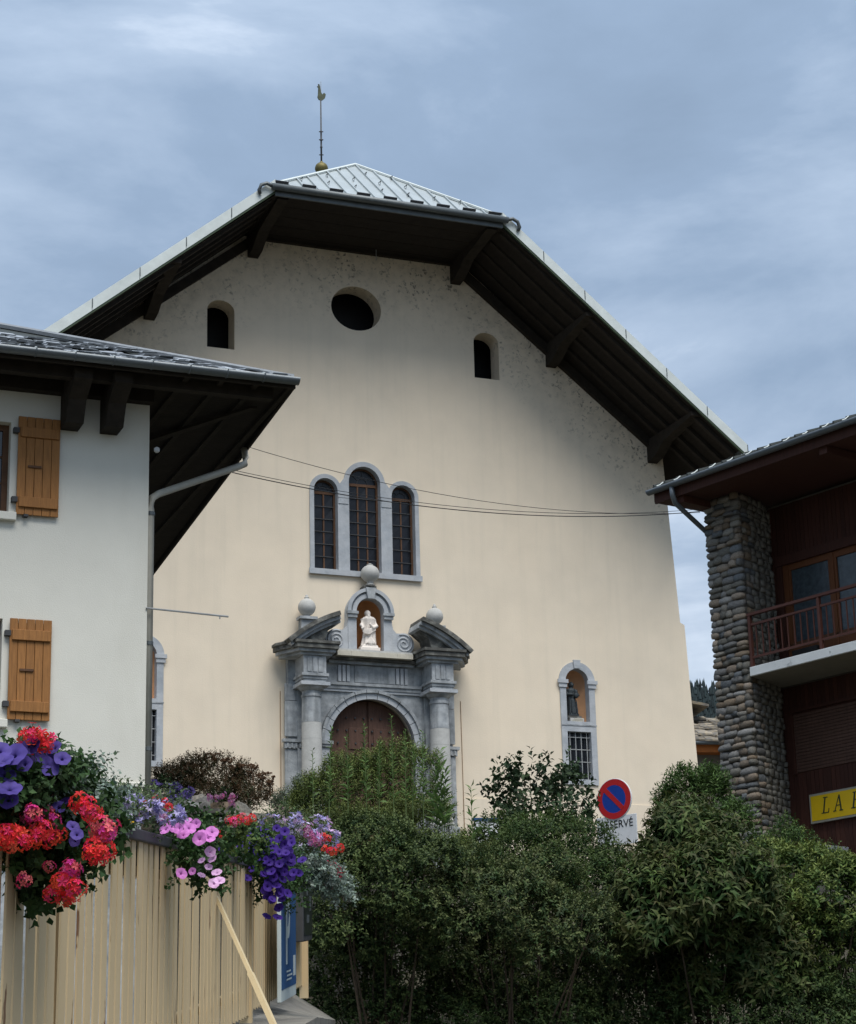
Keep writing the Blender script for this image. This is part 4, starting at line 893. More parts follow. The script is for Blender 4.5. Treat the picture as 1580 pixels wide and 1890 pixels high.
cm = bpy.data.meshes.new('conifer_wood'); cm.from_pydata(cv, [], cf); ca = cm.color_attributes.new('Col', 'FLOAT_COLOR', 'POINT'); ca.data.foreach_set('color', np.array(cc, 'f').ravel()); cm.materials.append(M['pine'])
cw = bpy.data.objects.new('conifer_wood', cm); COL.objects.link(cw); tag(cw, 'dark conifer wood covering the hillside behind the church', 'forest', kind='stuff')
# ------------------------------------------------------------------ fence on the ramp
def fx(d): return -1.470+.0038*d
def fz_(d): return .1066*d-.738
FH = 1.17
fe = thing('fence', 'cream painted metal slat fence with dark top rail along the ramp', 'fence', (fx(10), 10, fz_(10)))
def FL(p): return (p[0]-fx(10), p[1]-10, p[2])
slm = MB().hexa([(-.006, -.072, 0), (.002, -.072, 0), (.002, .072, 0), (-.006, .072, 0)], [(-.006, -.072, 1), (.002, -.072, 1), (.002, .072, 1), (-.006, .072, 1)])
slme = slm.mesh('slat', 'fence_paint')
d = 6.3
while d < 23.1:
    if not (16.25 < d < 16.5):
        h = FH-.06; off = 0 if d < 16.3 else -.06
        inst('slat', slme, fe, FL((fx(d)+off+random.uniform(-.003, .003), d, fz_(d)+.03)), (random.uniform(-.004, .004), random.uniform(-.006, .006)+.006, random.uniform(-.008, .008)), (1, 1, h))
    d += .207
def along(mb, d0, d1, x0, x1, z0, z1):
    a = [FL((fx(d0)+x0, d0, fz_(d0)+z0)), FL((fx(d0)+x1, d0, fz_(d0)+z0)), FL((fx(d1)+x1, d1, fz_(d1)+z0)), FL((fx(d1)+x0, d1, fz_(d1)+z0))]
    b = [FL((fx(d0)+x0, d0, fz_(d0)+z1)), FL((fx(d0)+x1, d0, fz_(d0)+z1)), FL((fx(d1)+x1, d1, fz_(d1)+z1)), FL((fx(d1)+x0, d1, fz_(d1)+z1))]
    return mb.hexa(a, b)
along(MB(), 6.2, 16.3, -.09, .03, FH-.055, FH+.0).build('top_rail', 'cap_dark', fe, bevel=.006); along(MB(), 16.35, 23.2, -.15, -.03, FH-.055, FH+.0).build('top_rail', 'cap_dark', fe)
for zz in (.18, .95): along(MB(), 6.2, 16.25, -.06, -.014, zz, zz+.05).build('rail', 'fence_paint', fe); along(MB(), 16.4, 23.15, -.12, -.076, zz, zz+.05).build('rail', 'fence_paint', fe)
for dd, xo in ((16.3, -.02), (23.15, -.04), (8.6, -.10), (12.2, -.10), (19.6, -.16)):
    along(MB(), dd-.045, dd+.045, xo-.045, xo+.045, -.1, FH-.057).build('post', 'fence_paint', fe)
along(MB(), 16.45, 23.1, -.125, -.122, .2, 1.1).build('backing_sheet', 'fence_paint', fe)
# brace leaning on the fence
b0 = Vector(P(399, 1655, 14.06)); b1 = Vector(P(508, 1898, 13.2))
br = thing('fence_brace', 'cream flat metal strut propped diagonally against the slat fence', 'strut', (b1.x, b1.y, b1.z))
dv = (b1-b0); mid = b0.lerp(b1, .60)
def flat(a, b, w, t): 
    dd = (b-a).normalized(); sd_ = Vector((.25, 1, 0)); sd_ = (sd_-dd*sd_.dot(dd)).normalized(); nn = dd.cross(sd_)
    q = lambda p: [p-b1+sd_*(-w/2)-nn*t/2, p-b1+sd_*(w/2)-nn*t/2, p-b1+sd_*(w/2)+nn*t/2, p-b1+sd_*(-w/2)+nn*t/2]
    mb = MB(); mb.hexa([(x, y, z+b1.z) for x, y, z in q(a)], [(x, y, z+b1.z) for x, y, z in q(b)]); return mb
flat(b0, mid, .028, .022).build('strut', 'brace_paint', br); flat(mid, b1+dv.normalized()*.3, .036, .032).build('strut_foot', 'brace_paint', br)
# concrete ramp ledge
rm = MB()
for a, b in zip(np.arange(4, 24, 1.0), np.arange(5, 25, 1.0)):
    wa, wb = [1.50 - (0 if q < 17.5 else (q-17.5)*.22) for q in (a, b)]
    rm.hexa([(fx(a)-.3, a, fz_(a)-1.6), (fx(a)+.43-max(0, a-16.5)*.03, a, fz_(a)-1.9), (fx(b)+.43-max(0, b-16.5)*.03, b, fz_(b)-1.9), (fx(b)-.3, b, fz_(b)-1.6)], [(fx(a)-.3, a, fz_(a)-.02), (fx(a)+.46+.03*math.sin(a*3)-max(0, a-16.5)*.03, a, fz_(a)-.02-max(0, a-17)*.05), (fx(b)+.46+.03*math.sin(b*3)-max(0, b-16.5)*.03, b, fz_(b)-.02-max(0, b-17)*.05), (fx(b)-.3, b, fz_(b)-.02)])
tag(rm.build('ramp_kerb', 'concrete'), kind='structure')
# parking board on the fence
pk = thing('parking_board', 'blue parking board with a large white P fixed to the cream fence', 'sign', (fx(19.3)+.08, 19.3, fz_(19.3)))
kx = .08; 
def kbox(mb, s0, s1, z0, z1, x0, x1):   # along the fence s, up z, out x (local)
    f_ = lambda s, z, x: (x, s, fz_(19.3)+.1066*s+z)
    return mb.hexa([f_(s0, z0, x0), f_(s0, z0, x1), f_(s1, z0, x1), f_(s1, z0, x0)], [f_(s0, z1, x0), f_(s0, z1, x1), f_(s1, z1, x1), f_(s1, z1, x0)])
kbox(MB(), -.95, .95, .04, 1.02, -.035, .0).build('board', 'park_white', pk, bevel=.005)
kbox(MB(), -.91, .91, .14, 1.0, .001, .004).build('blue_face', 'park_blue', pk)
def kpoly(pts, name, m, x0, x1, hole=None):
    mb = MB().plate(pts, [hole] if hole else [], x0, x1); mb.v = [(y, s, fz_(19.3)+.1066*s+z) for s, y, z in mb.v]; mb.build(name, m, pk)
Ps, Pz, Pw, Ph = -.42, .34, .55, .56
kpoly([(Ps, Pz), (Ps+.16, Pz), (Ps+.16, Pz+.22), (Ps+.3, Pz+.22)]+arc(Ps+.3, Pz+.40, .20, -90, 90, 12, .18)+[(Ps, Pz+.58)], 'letter', 'park_white', .0045, .007, [(Ps+.16, Pz+.32), (Ps+.28, Pz+.32)]+arc(Ps+.28, Pz+.40, .09, -90, 90, 8, .08)+[(Ps+.16, Pz+.48)])
for i, (a, b, c2, d2) in enumerate(((-.35, .25, .20, .215), (-.3, .35, .235, .25), (-.35, .15, .27, .285), (.5, .8, .22, .40))): kbox(MB(), a, b, c2, d2, .0045, .006).build('small_print', 'park_white', pk)
# dark notice case on the fence
nc = thing('notice_case', 'dark glazed notice case on the far end of the cream fence', 'notice board', (fx(22)+.06, 22, fz_(22)))
def nbox(mb, s0, s1, z0, z1, x0, x1):
    f_ = lambda s, z, x: (x, s, fz_(22)+.1066*s+z)
    return mb.hexa([f_(s0, z0, x0), f_(s0, z0, x1), f_(s1, z0, x1), f_(s1, z0, x0)], [f_(s0, z1, x0), f_(s0, z1, x1), f_(s1, z1, x1), f_(s1, z1, x0)])
nbox(MB(), -.75, .7, .50, 1.16, -.06, .02).build('case', 'cap_dark', nc, bevel=.01); nbox(MB(), -.68, .63, .56, 1.1, .021, .025).build('glass_front', 'notice', nc)
for a, b, c2, d2 in ((-.3, -.1, .95, 1.05), (-.3, .1, .68, .76), (.2, .4, .8, .95)): nbox(MB(), a, b, c2, d2, .0255, .027).build('paper', 'zinc_dark', nc)
# low stone wall seen between the slats, in front of the white house
sw = thing('rubble_wall', 'pale rubble stone wall glimpsed between the fence slats', 'wall', (-3.4, 9.5, -.8))
MB().box(-.9, -.55, -3.6, 12, -1.6, 1.55).build('core', 'stone_pale', sw)
for i in range(150):
    yy = -3.4+random.random()*6.5; zz = .1+random.random()*1.5
    inst('stone', cobble(random.randrange(10), random.choice((4, 6, 6, 1))), sw, (-.54, yy, zz), (random.uniform(-.2, .2), 0, 0), (.12, random.uniform(.2, .4), random.uniform(.12, .22)))
# ------------------------------------------------------------------ vegetation helpers
def unit(a): return a/np.maximum(1e-9, np.linalg.norm(a, axis=1))[:, None]
def leaves_mesh(name, base, axis, normal, Ln, Wd, col, m='leaf', droop=.15):
    """5-vertex folded leaf blades"""
    n = len(base); side = unit(np.cross(axis, normal)); nn = unit(np.cross(side, axis))
    Ln = np.broadcast_to(Ln, (n,))[:, None]; Wd = np.broadcast_to(Wd, (n,))[:, None]
    v = np.empty((n, 5, 3), 'f')
    mid = base+axis*Ln*.45
    v[:, 0] = base; v[:, 1] = mid+side*Wd*.5+nn*Wd*.18; v[:, 2] = mid; v[:, 3] = mid-side*Wd*.5+nn*Wd*.18; v[:, 4] = base+axis*Ln-nn*Ln*droop
    t = np.array([(0, 2, 1), (0, 3, 2), (1, 2, 4), (2, 3, 4)]); f = (t[None]+(np.arange(n)*5)[:, None, None]).reshape(-1, 3)
    me = bpy.data.meshes.new(name); me.vertices.add(n*5); me.vertices.foreach_set('co', v.ravel()); me.loops.add(len(f)*3); me.loops.foreach_set('vertex_index', f.ravel().astype('i'))
    me.polygons.add(len(f)); me.polygons.foreach_set('loop_start', np.arange(0, len(f)*3, 3, dtype='i')); me.polygons.foreach_set('loop_total', np.full(len(f), 3, 'i')); me.update(); me.validate()
    c4 = np.ones((n, 5, 4), 'f'); c4[:, :, :3] = col[:, None, :]; ca = me.color_attributes.new('Col', 'FLOAT_COLOR', 'POINT'); ca.data.foreach_set('color', c4.ravel()); me.materials.append(M[m]); return me
def blobw(x, y, d, rx, ry, rd=None):
    """photo-measured clump: centre pixel, distance, half width/height in pixels -> metres"""
    c = P(x, y, d); k = d/F_PX*1.04; return np.array(c), np.array([rx*k, (rd if rd else rx*k*.8), ry*k])
def sprigs(blobs, n, stem, up=.5, outw=.8, rnd=.5, rmin=.62, bottom=-.5, clump=.24):
    area = np.array([(b[1][0]*b[1][2]+b[1][1]*b[1][2]) for b in blobs]); pk_ = rng.choice(len(blobs), n*3, p=area/area.sum())
    nc_ = max(20, min(64, n//40)); cl_ = unit(rng.normal(size=(nc_, 3))); dirs = unit(cl_[rng.integers(0, nc_, n*3)]+rng.normal(size=(n*3, 3))*clump); cr_ = .82+.30*rng.random(nc_); C_ = np.array([b[0] for b in blobs])[pk_]; R_ = np.array([b[1] for b in blobs])[pk_]
    dot_ = np.max(dirs@cl_.T, axis=1); lump = (.64+.46*np.clip((dot_-.88)/.11, 0, 1)**.8)*(1+.12*np.sin(dirs[:, 0]*5+pk_*1.7)*np.cos(dirs[:, 2]*5+pk_))
    rr = (rmin+(1.0-rmin)*rng.random(n*3)**.45)*lump
    p = C_+dirs*R_*rr[:, None]; ok = dirs[:, 2] > bottom
    for i, b in enumerate(blobs):
        q = np.linalg.norm((p-b[0])/b[1], axis=1); ok &= ~((q < .62) & (pk_ != i))
    p = p[ok][:n]; dr = dirs[ok][:n]/R_[ok][:n]; dr = unit(dr)
    ax = unit(dr*outw+np.array([0, 0, up])+rng.normal(size=p.shape)*rnd); return p, ax
def sprig_leaves(p, ax, stem, nl, L_, W_, cols, spread=.9, upn=.4, jit=.35, tipcol=None, tipw=.0, lvar=.3):
    n = len(p); t = np.linspace(.1, 1.0, nl); B, A, Nn, CL, LL = [], [], [], [], []
    st_ = np.broadcast_to(stem, (n,)); ref = unit(np.cross(ax, rng.normal(size=ax.shape))); ref2 = np.cross(ax, ref)
    cbase = cols[rng.integers(0, len(cols), n)]*(.6+.8*rng.random(n))[:, None]
    for i in range(nl):
        a = i*2.4+rng.random(n)*.6; rad = ref*np.cos(a)[:, None]+ref2*np.sin(a)[:, None]
        d_ = unit(rad*spread+ax*(.35+.5*t[i])+rng.normal(size=ax.shape)*jit); B.append(p+ax*(st_*t[i])[:, None]); A.append(d_)
        Nn.append(unit(ax+np.array([0, 0, upn])+rng.normal(size=ax.shape)*.25)); c = cbase*(.82+.36*rng.random(n))[:, None]
        if tipcol is not None and tipw: k = tipw*t[i]**2; c = c*(1-k)+np.array(tipcol)*k
        CL.append(c); LL.append(L_*(1-lvar/2+lvar*rng.random(n))*(1-.35*t[i]))
    Ln = np.concatenate(LL); return np.concatenate(B), np.concatenate(A), np.concatenate(Nn), Ln, Ln*(W_/L_), np.concatenate(CL)
def part_mesh(name, me, parent):
    o = bpy.data.objects.new(name, me); COL.objects.link(o); o.parent = parent; o.matrix_parent_inverse = parent.matrix_world.inverted() if parent else Matrix(); return o
def shift(me, v): me.transform(Matrix.Translation(-Vector(v))); return me
def stems(root, base, blobs, r=.02, name='branches', col='bark', n_each=3):
    mb = MB(); base = Vector(base)
    for c, R_ in blobs:
        for k in range(n_each):
            e_ = Vector(c)+Vector((rng.uniform(-.6, .6)*R_[0], rng.uniform(-.6, .6)*R_[1], rng.uniform(0, .7)*R_[2])); s_ = base+Vector((rng.uniform(-.15, .15), rng.uniform(-.15, .15), 0))
            m_ = s_.lerp(e_, .5)+Vector((rng.uniform(-.1, .1), rng.uniform(-.1, .1), .1)); mb.tube([s_, m_, e_], [r, r*.7, r*.3], 5)
    mb.v = [(x-base.x, y-base.y, z) for x, y, z in mb.v]; return mb.build(name, col, root)
def shrub(name, label, cat, blobs, n, stem, nl, L_, W_, cols, group=None, up=.5, outw=.8, rnd=.5, rmin=.78, spread=.9, tipcol=None, tipw=0, base=None, extra=None, bottom=-.5, r=.02, upn=.4, jit=.35, droop=.15):
    bl = [blobw(*b) for b in blobs]; c0 = np.mean([b[0] for b in bl], axis=0); gz = ground_z(c0[0], c0[1]); b0 = base or (c0[0], c0[1], min(gz, min(b[0][2]-b[1][2]*.6 for b in bl)))
    root = thing(name, label, cat, b0, 0, group); p, ax = sprigs(bl, n, stem, up, outw, rnd, rmin, bottom)
    me = leaves_mesh('foliage', *[q for q in (lambda B, A, Nn, Ln, Wn, Cc: (B, A, Nn, Ln, Wn, Cc))(*sprig_leaves(p, ax, stem, nl, L_, W_, np.array(cols), spread, upn, jit, tipcol, tipw))], droop=droop)
    part_mesh_local(root, 'foliage', me, b0); stems(root, b0, bl, r); return root, bl
def part_mesh_local(root, name, me, b0):
    o = bpy.data.objects.new(name, shift(me, b0)); COL.objects.link(o); o.parent = root; return o
# ------------------------------------------------------------------ shrubs
DG = [(.028, .058, .019), (.020, .043, .016), (.042, .072, .023), (.026, .047, .019)]
MG = [(.034, .074, .019), (.025, .060, .018), (.052, .092, .024), (.038, .066, .018)]
YG = [(.100, .145, .034), (.066, .115, .028), (.080, .110, .036)]
grp = 'shrubs on the bank below the church'
shrub('dense_shrub', 'dense small-leaved dark shrub beside the end of the cream fence', 'shrub', [(655, 1690, 24.2, 100, 100), (640, 1830, 25.2, 85, 95), (770, 1640, 24.0, 95, 85), (770, 1810, 25.0, 120, 110), (690, 1580, 24.5, 85, 60), (720, 1740, 24.5, 80, 70)], 6000, .15, 9, .060, .030, DG, grp, tipcol=(.13, .16, .05), tipw=.6)
shrub('rounded_shrub', 'rounded small-leaved shrub filling the middle of the green bank', 'shrub', [(900, 1690, 24.0, 105, 85), (930, 1820, 25.2, 130, 110), (1040, 1738, 24.1, 98, 78), (850, 1625, 24.6, 85, 50), (1100, 1850, 25.2, 110, 90), (980, 1640, 24.6, 80, 60), (850, 1760, 24.5, 90, 60)], 6400, .15, 9, .058, .028, DG+[(.045, .055, .022)], grp, tipcol=(.14, .16, .055), tipw=.6)
shrub('willowy_shrub', 'tall fine-leaved shrub with upright shoots in front of the church door', 'shrub', [(660, 1490, 28, 95, 80), (735, 1480, 28, 85, 90), (680, 1570, 27, 120, 60), (600, 1500, 27.5, 55, 60), (770, 1560, 27, 80, 70)], 4300, .17, 11, .060, .017, [(.050, .075, .022), (.060, .085, .024), (.040, .060, .020)], grp, up=.95, outw=.45, rnd=.35, tipcol=(.20, .24, .06), tipw=.55)
shrub('broad_leaf_shrub', 'loose broad-leaved shrub with dark open twigs before the barred church window', 'shrub', [(985, 1460, 30, 62, 50), (1030, 1440, 30, 30, 36), (945, 1480, 30, 34, 34), (1060, 1484, 30, 30, 30), (1000, 1520, 29.5, 90, 40)], 230, .26, 8, .115, .075, [(.028, .050, .022), (.022, .042, .02), (.040, .065, .028)], grp, up=.5, outw=.6, rnd=.6, rmin=.2, r=.016)
shrub('mixed_shrub', 'bushy mid-green shrub hiding the foot of the round traffic sign', 'shrub', [(1010, 1600, 27, 115, 75), (1130, 1672, 26.5, 95, 80), (930, 1580, 27.5, 70, 60), (1062, 1585, 28, 34, 26), (1160, 1640, 28, 30, 18)], 3600, .17, 9, .070, .028, DG+MG, grp, tipcol=(.10, .12, .03), tipw=.4)
shrub('drooping_shrub', 'large shrub with long drooping pointed leaves below the stone pillar', 'shrub', [(1275, 1595, 24.8, 72, 80), (1330, 1660, 24.2, 80, 78), (1240, 1700, 24.4, 85, 85), (1350, 1790, 25.0, 105, 105), (1266, 1535, 26.5, 40, 42)], 2300, .22, 9, .15, .046, MG+[(.060, .090, .030)], grp, up=.25, outw=.9, rnd=.45, spread=1.0, tipcol=(.10, .03, .015), tipw=.25, droop=.45)
shrub('bright_shrub', 'fresh green pointed shrub rising beside the church corner', 'shrub', [(1262, 1490, 31, 40, 52), (1305, 1480, 31, 38, 42), (1236, 1500, 31, 22, 26), (1350, 1528, 30, 36, 26)], 800, .22, 9, .09, .03, [(.055, .10, .025), (.065, .11, .03), (.045, .085, .025)], grp, up=.9, outw=.5, rnd=.3)
shrub('spreading_shrub', 'spreading yellow-green shrub under the yellow shop sign', 'shrub', [(1490, 1650, 25.6, 80, 60), (1560, 1690, 25.2, 75, 75), (1430, 1620, 26.5, 50, 42), (1480, 1780, 25.8, 105, 85), (1580, 1840, 26, 95, 95), (1420, 1720, 25.2, 60, 60)], 3600, .18, 9, .085, .034, MG+YG[1:2], grp, tipcol=(.18, .21, .05), tipw=.6)
shrub('low_shrub', 'low dark shrub along the foot of the green bank', 'shrub', [(1200, 1860, 25.2, 100, 70), (1330, 1890, 25.0, 110, 70), (700, 1900, 24.9, 100, 56), (860, 1900, 24.9, 110, 60), (1010, 1900, 24.9, 110, 66), (1450, 1895, 25.2, 110, 75), (1560, 1900, 25.2, 80, 70)], 4200, .15, 9, .065, .030, DG, grp, tipcol=(.10, .14, .04), tipw=.5)
shrub('climbing_shrub', 'thin leafy climber growing up the foot of the stone pillar', 'shrub', [(1450, 1550, 32, 22, 40), (1400, 1575, 31, 46, 30), (1475, 1565, 31, 30, 30), (1515, 1590, 30, 40, 25)], 520, .16, 8, .065, .028, YG+MG, grp, up=.8, outw=.5, rmin=.3)
shrub('silvery_shrub', 'pale grey-leaved bush by the left side of the stone portal', 'shrub', [(545, 1500, 31, 34, 45), (575, 1470, 31, 26, 40)], 500, .14, 9, .06, .018, [(.16, .19, .15), (.11, .14, .10), (.07, .10, .05)], grp, up=.8, outw=.5, rmin=.4)
shrub('blackish_shrub', 'very dark evergreen shrub in the hollow left of the drooping shrub', 'shrub', [(1150, 1740, 25.0, 75, 75), (1200, 1790, 25.2, 80, 75)], 1500, .15, 9, .06, .024, [(.018, .030, .016), (.022, .034, .020)], grp)
# lily-like stalks
def stalk(label, px, ytop, ybot, d, n, L_, W_, lean=0):
    b = P(px+lean, ybot, d); t = P(px, ytop, d); gz = min(b.z, ground_z(b.x, b.y)); root = thing('leafy_stalk', label, 'plant', (b.x, b.y, b.z-.4), 0, 'tall leafy stalks beside the portal')
    k = np.linspace(0, 1, n)[:, None]; base = np.array(b)[None]*(1-k)+np.array(t)[None]*k; a = np.arange(n)*2.4+rng.random(n)*.8
    A = unit(np.stack([np.cos(a), .5*np.sin(a), .55+.5*k[:, 0]+.2*rng.normal(size=n)], 1)); Nn = unit(np.stack([-.5*np.cos(a), -.5*np.sin(a), np.full(n, .8)], 1)+rng.normal(size=(n, 3))*.55)
    Ln = L_*(1.1-.55*k[:, 0])*(.8+.4*rng.random(n)); col = np.array([(.10, .17, .05)])*(.7+.6*rng.random((n, 1)))
    part_mesh_local(root, 'foliage', leaves_mesh('foliage', base, A, Nn, Ln, Ln*W_/L_, col, droop=.25), (b.x, b.y, b.z-.4))
    MB().tube([(0, 0, b.z-.4), (0, 0, b.z), (t.x-b.x, t.y-b.y, t.z)], [.008, .006, .003], 6).build('stem', 'leaf_stem', root)
add('leaf_stem', (.08, .12, .04), .7)
for px, yt, yb, lean in ((812, 1386, 1530, 4), (822, 1420, 1530, -2), (803, 1410, 1530, 4)): stalk('tall stalk with long narrow leaves standing against the right portal column', px, yt, yb, 26.2, 40, .19, .05, lean)
stalk('slender stalk with paired narrow leaves standing against the cream wall', 869, 1452, 1560, 26.2, 24, .16, .042, 4)
stalk('thin wispy shoot standing against the left portal column', 577, 1385, 1470, 26.5, 24, .09, .028, 1)
for px, yt in ((612, 1362), (640, 1375), (672, 1355), (722, 1340), (748, 1365), (780, 1370), (700, 1385), (765, 1395)): stalk('wispy upright shoot rising in front of the church door', px, yt-18, 1480, 26.3, 60, .10, .028, random.uniform(-6, 6))
# ------------------------------------------------------------------ planting by the rockery wall
shrub('seedhead_bush', 'rounded bush with brown flat seed heads against the cream church wall', 'bush', [(390, 1440, 33, 70, 42), (330, 1445, 32.5, 45, 32), (455, 1465, 33, 48, 42), (400, 1480, 32.5, 80, 30)], 3000, .12, 9, .05, .02, [(.028, .048, .018), (.05, .045, .022), (.075, .045, .022), (.022, .038, .016)], None, up=.9, outw=.5, rmin=.35, tipcol=(.14, .075, .04), tipw=.65)
# branching tips with umbels
ub = []
for i in range(60): ub.append((290+i*3.7+random.uniform(-5, 5), 1392+abs(i-28)*1.5+random.uniform(-6, 14)))
um = MB(); uroot = thing('seed_head_stems', 'brown umbrella-shaped seed heads standing above the rounded bush', 'plant', P(390, 1470, 32.8))
for x, y in ub:
    t = P(x, y, 32.8); b = P(x+random.uniform(-6, 6), y+30, 32.8); um.tube([b, t], .004, 4)
    for k in range(7): q = t+Vector((random.uniform(-.05, .05), random.uniform(-.05, .05), random.uniform(-.0, .03))); um.tube([t-Vector((0, 0, .04)), q], .003, 3); um.box(q.x-.013, q.x+.013, q.y-.013, q.y+.013, q.z-.005, q.z+.012)
o_ = uroot.location; um.v = [(x-o_.x, y-o_.y, z) for x, y, z in um.v]; add('seedhead', (.12, .065, .035), .9, .3, 20); um.build('seed_heads', 'seedhead', uroot)
# rockery retaining wall
rw0, rw1 = P(262, 1478, 31), P(500, 1540, 30)
rk = thing('rockery_wall', 'low rubble wall with flat stone coping behind the flower-topped fence', 'wall', (rw0.x, rw0.y, 2.5))
dr_ = (rw1-rw0); dr_.z = 0; L_w = dr_.length; an = math.atan2(dr_.y, dr_.x); rk.rotation_euler = (0, 0, an)
ztop = rw0.z; drop = rw0.z-rw1.z
MB().hexa([(-.3, 0, 2), (L_w+1.5, 0, 2), (L_w+1.5, 1.5, 2), (-.3, 1.5, 2)], [(-.3, 0, ztop), (L_w+1.5, 0, ztop-drop*1.5), (L_w+1.5, 1.5, ztop-drop*1.5), (-.3, 1.5, ztop)]).build('core', 'mortar', rk)
for i in range(6):
    x = -.2+i*.52; z = ztop-drop*(x/L_w)+.03
    MB().hexa([(x, -.06, z-.04), (x+.50, -.06, z-.04-.03), (x+.50, .4, z-.07), (x, .4, z-.04)], [(x, -.06, z+.02), (x+.50, -.06, z-.01), (x+.50, .4, z-.01), (x, .4, z+.02)]).build('coping_stone', 'stone_pale' if i % 2 else 'concrete', rk)
for i in range(70):
    x = random.uniform(-.2, L_w+1); z = ztop-drop*(x/L_w)-random.uniform(.08, .9)
    inst('stone', cobble(random.randrange(10), random.choice((0, 1, 2, 7))), rk, (x, .0, z), (0, random.uniform(-.1, .1), 0), (random.uniform(.2, .4), .14, random.uniform(.1, .2)))
for i in range(9):
    x = .35+i*.22; z = ztop-drop*(x/L_w)+.08
    inst('rock', cobble(i, (7, 1, 0, 5)[i % 4]), rk, (x, .35+random.random()*.3, z), (random.uniform(-.4, .4), random.uniform(-.3, .3), random.uniform(0, 3)), (random.uniform(.3, .5), .35, random.uniform(.22, .38)))
# ------------------------------------------------------------------ flowers
def colmesh(name, v, f, cols, m='petal', smooth=True):
    me = bpy.data.meshes.new(name); me.from_pydata(v, [], f); me.validate(); ca = me.color_attributes.new('Col', 'FLOAT_COLOR', 'POINT')
    ca.data.foreach_set('color', np.array([(*c, 1) for c in cols], 'f').ravel()); me.materials.append(M[m])
    if smooth: me.shade_smooth()
    return me
def petunia(col, throat, r=.042):
    v, f, c = [], [], []; n = 20; rows = [(.06, -.8), (.13, -.35), (.24, -.12), (.62, -.02), (1.0, .04)]
    for j, (a, z) in enumerate(rows):
        for k in range(n):
            q = 2*math.pi*k/n; lob = 1+(.05*math.cos(5*q)+.02*math.sin(15*q) if j > 2 else 0); ruf = .06*math.sin(10*q+j) if j == 4 else 0
            v.append((r*a*lob*math.cos(q), r*a*lob*math.sin(q), r*(z+ruf))); t = min(1, j/1.9); c.append(tuple(throat[i]*(1-t)+col[i]*t*(1-.12*math.cos(5*q)) for i in range(3)))
    for j in range(4): f += [(j*n+k, j*n+(k+1) % n, (j+1)*n+(k+1) % n, (j+1)*n+k) for k in range(n)]
    v.append((0, 0, -r*.95)); c.append(throat); f += [(len(v)-1, (k+1) % n, k) for k in range(n)]
    return colmesh('petunia_flower', v, f, c)
def geranium(col, col2, R_=.055, n=16, seed=0):
    rr = random.Random(seed); v, f, c = [], [], []
    for i in range(n):
        z = 1-1.5*(i+.5)/n; a = i*2.4; d_ = Vector((math.sqrt(max(0, 1-z*z))*math.cos(a), math.sqrt(max(0, 1-z*z))*math.sin(a), z)); ctr = d_*R_*rr.uniform(.55, 1.3)
        t1 = d_.orthogonal().normalized(); t2 = d_.cross(t1); ph = rr.uniform(0, 6); cc_ = [col[k]*rr.uniform(.8, 1.2) if rr.random() > .25 else col2[k] for k in range(3)]; s = R_*.55
        for k in range(5):
            q = ph+k*2*math.pi/5; dd = t1*math.cos(q)+t2*math.sin(q); sd_ = d_.cross(dd); o = len(v)
            v += [tuple(ctr), tuple(ctr+dd*s*.62+sd_*s*.30+d_*s*.16), tuple(ctr+dd*s*1.1+d_*s*rr.uniform(-.15, .2)), tuple(ctr+dd*s*.62-sd_*s*.30+d_*s*.16)]; f.append((o, o+3, o+2, o+1)); c += [tuple(x*.8 for x in cc_)]+[tuple(cc_)]*3
        v_o = len(v); v += [(0, 0, -R_*1.1), tuple(ctr*.95), tuple(ctr*.95+t1*.003)]; f.append((v_o, v_o+1, v_o+2)); c += [(.06, .10, .03)]*3
    return colmesh('geranium_head', v, f, c, smooth=False)
PURP = petunia((.085, .060, .27), (.02, .01, .06), .036); DPURP = petunia((.050, .020, .20), (.010, .004, .03), .030); PINK = petunia((.62, .22, .58), (.40, .08, .35), .032); LPINK = petunia((.68, .42, .66), (.55, .2, .5), .030); BUD = petunia((.03, .015, .10), (.01, .005, .03), .026)
RED = [geranium((.72, .035, .045), (.80, .10, .14), .029, 12, s) for s in range(3)]; ROSE = [geranium((.68, .05, .16), (.80, .16, .30), .029, 12, s+5) for s in range(3)]
SRED = geranium((.62, .03, .05), (.7, .10, .16), .032, 11, 9); SPINK = geranium((.60, .20, .45), (.65, .3, .5), .032, 11, 12)
def facing(o, d_, roll=None):
    q = Vector(d_).to_track_quat('Z', 'Y'); o.rotation_euler = (q.to_matrix() @ Matrix.Rotation(random.uniform(0, 6) if roll is None else roll, 3, 'Z')).to_euler()
def flower(root, name, me, x, y, d, sc=1.0, dirv=None):
    p = P(x, y, d)-root.location; o = bpy.data.objects.new(name, me); COL.objects.link(o); o.parent = root; o.location = p; s_ = sc*random.uniform(.88, 1.12); o.scale = (s_, s_, s_)
    facing(o, dirv if dirv else (random.uniform(-.4, .6), -1+random.uniform(0, .5), random.uniform(.0, .8))); return o
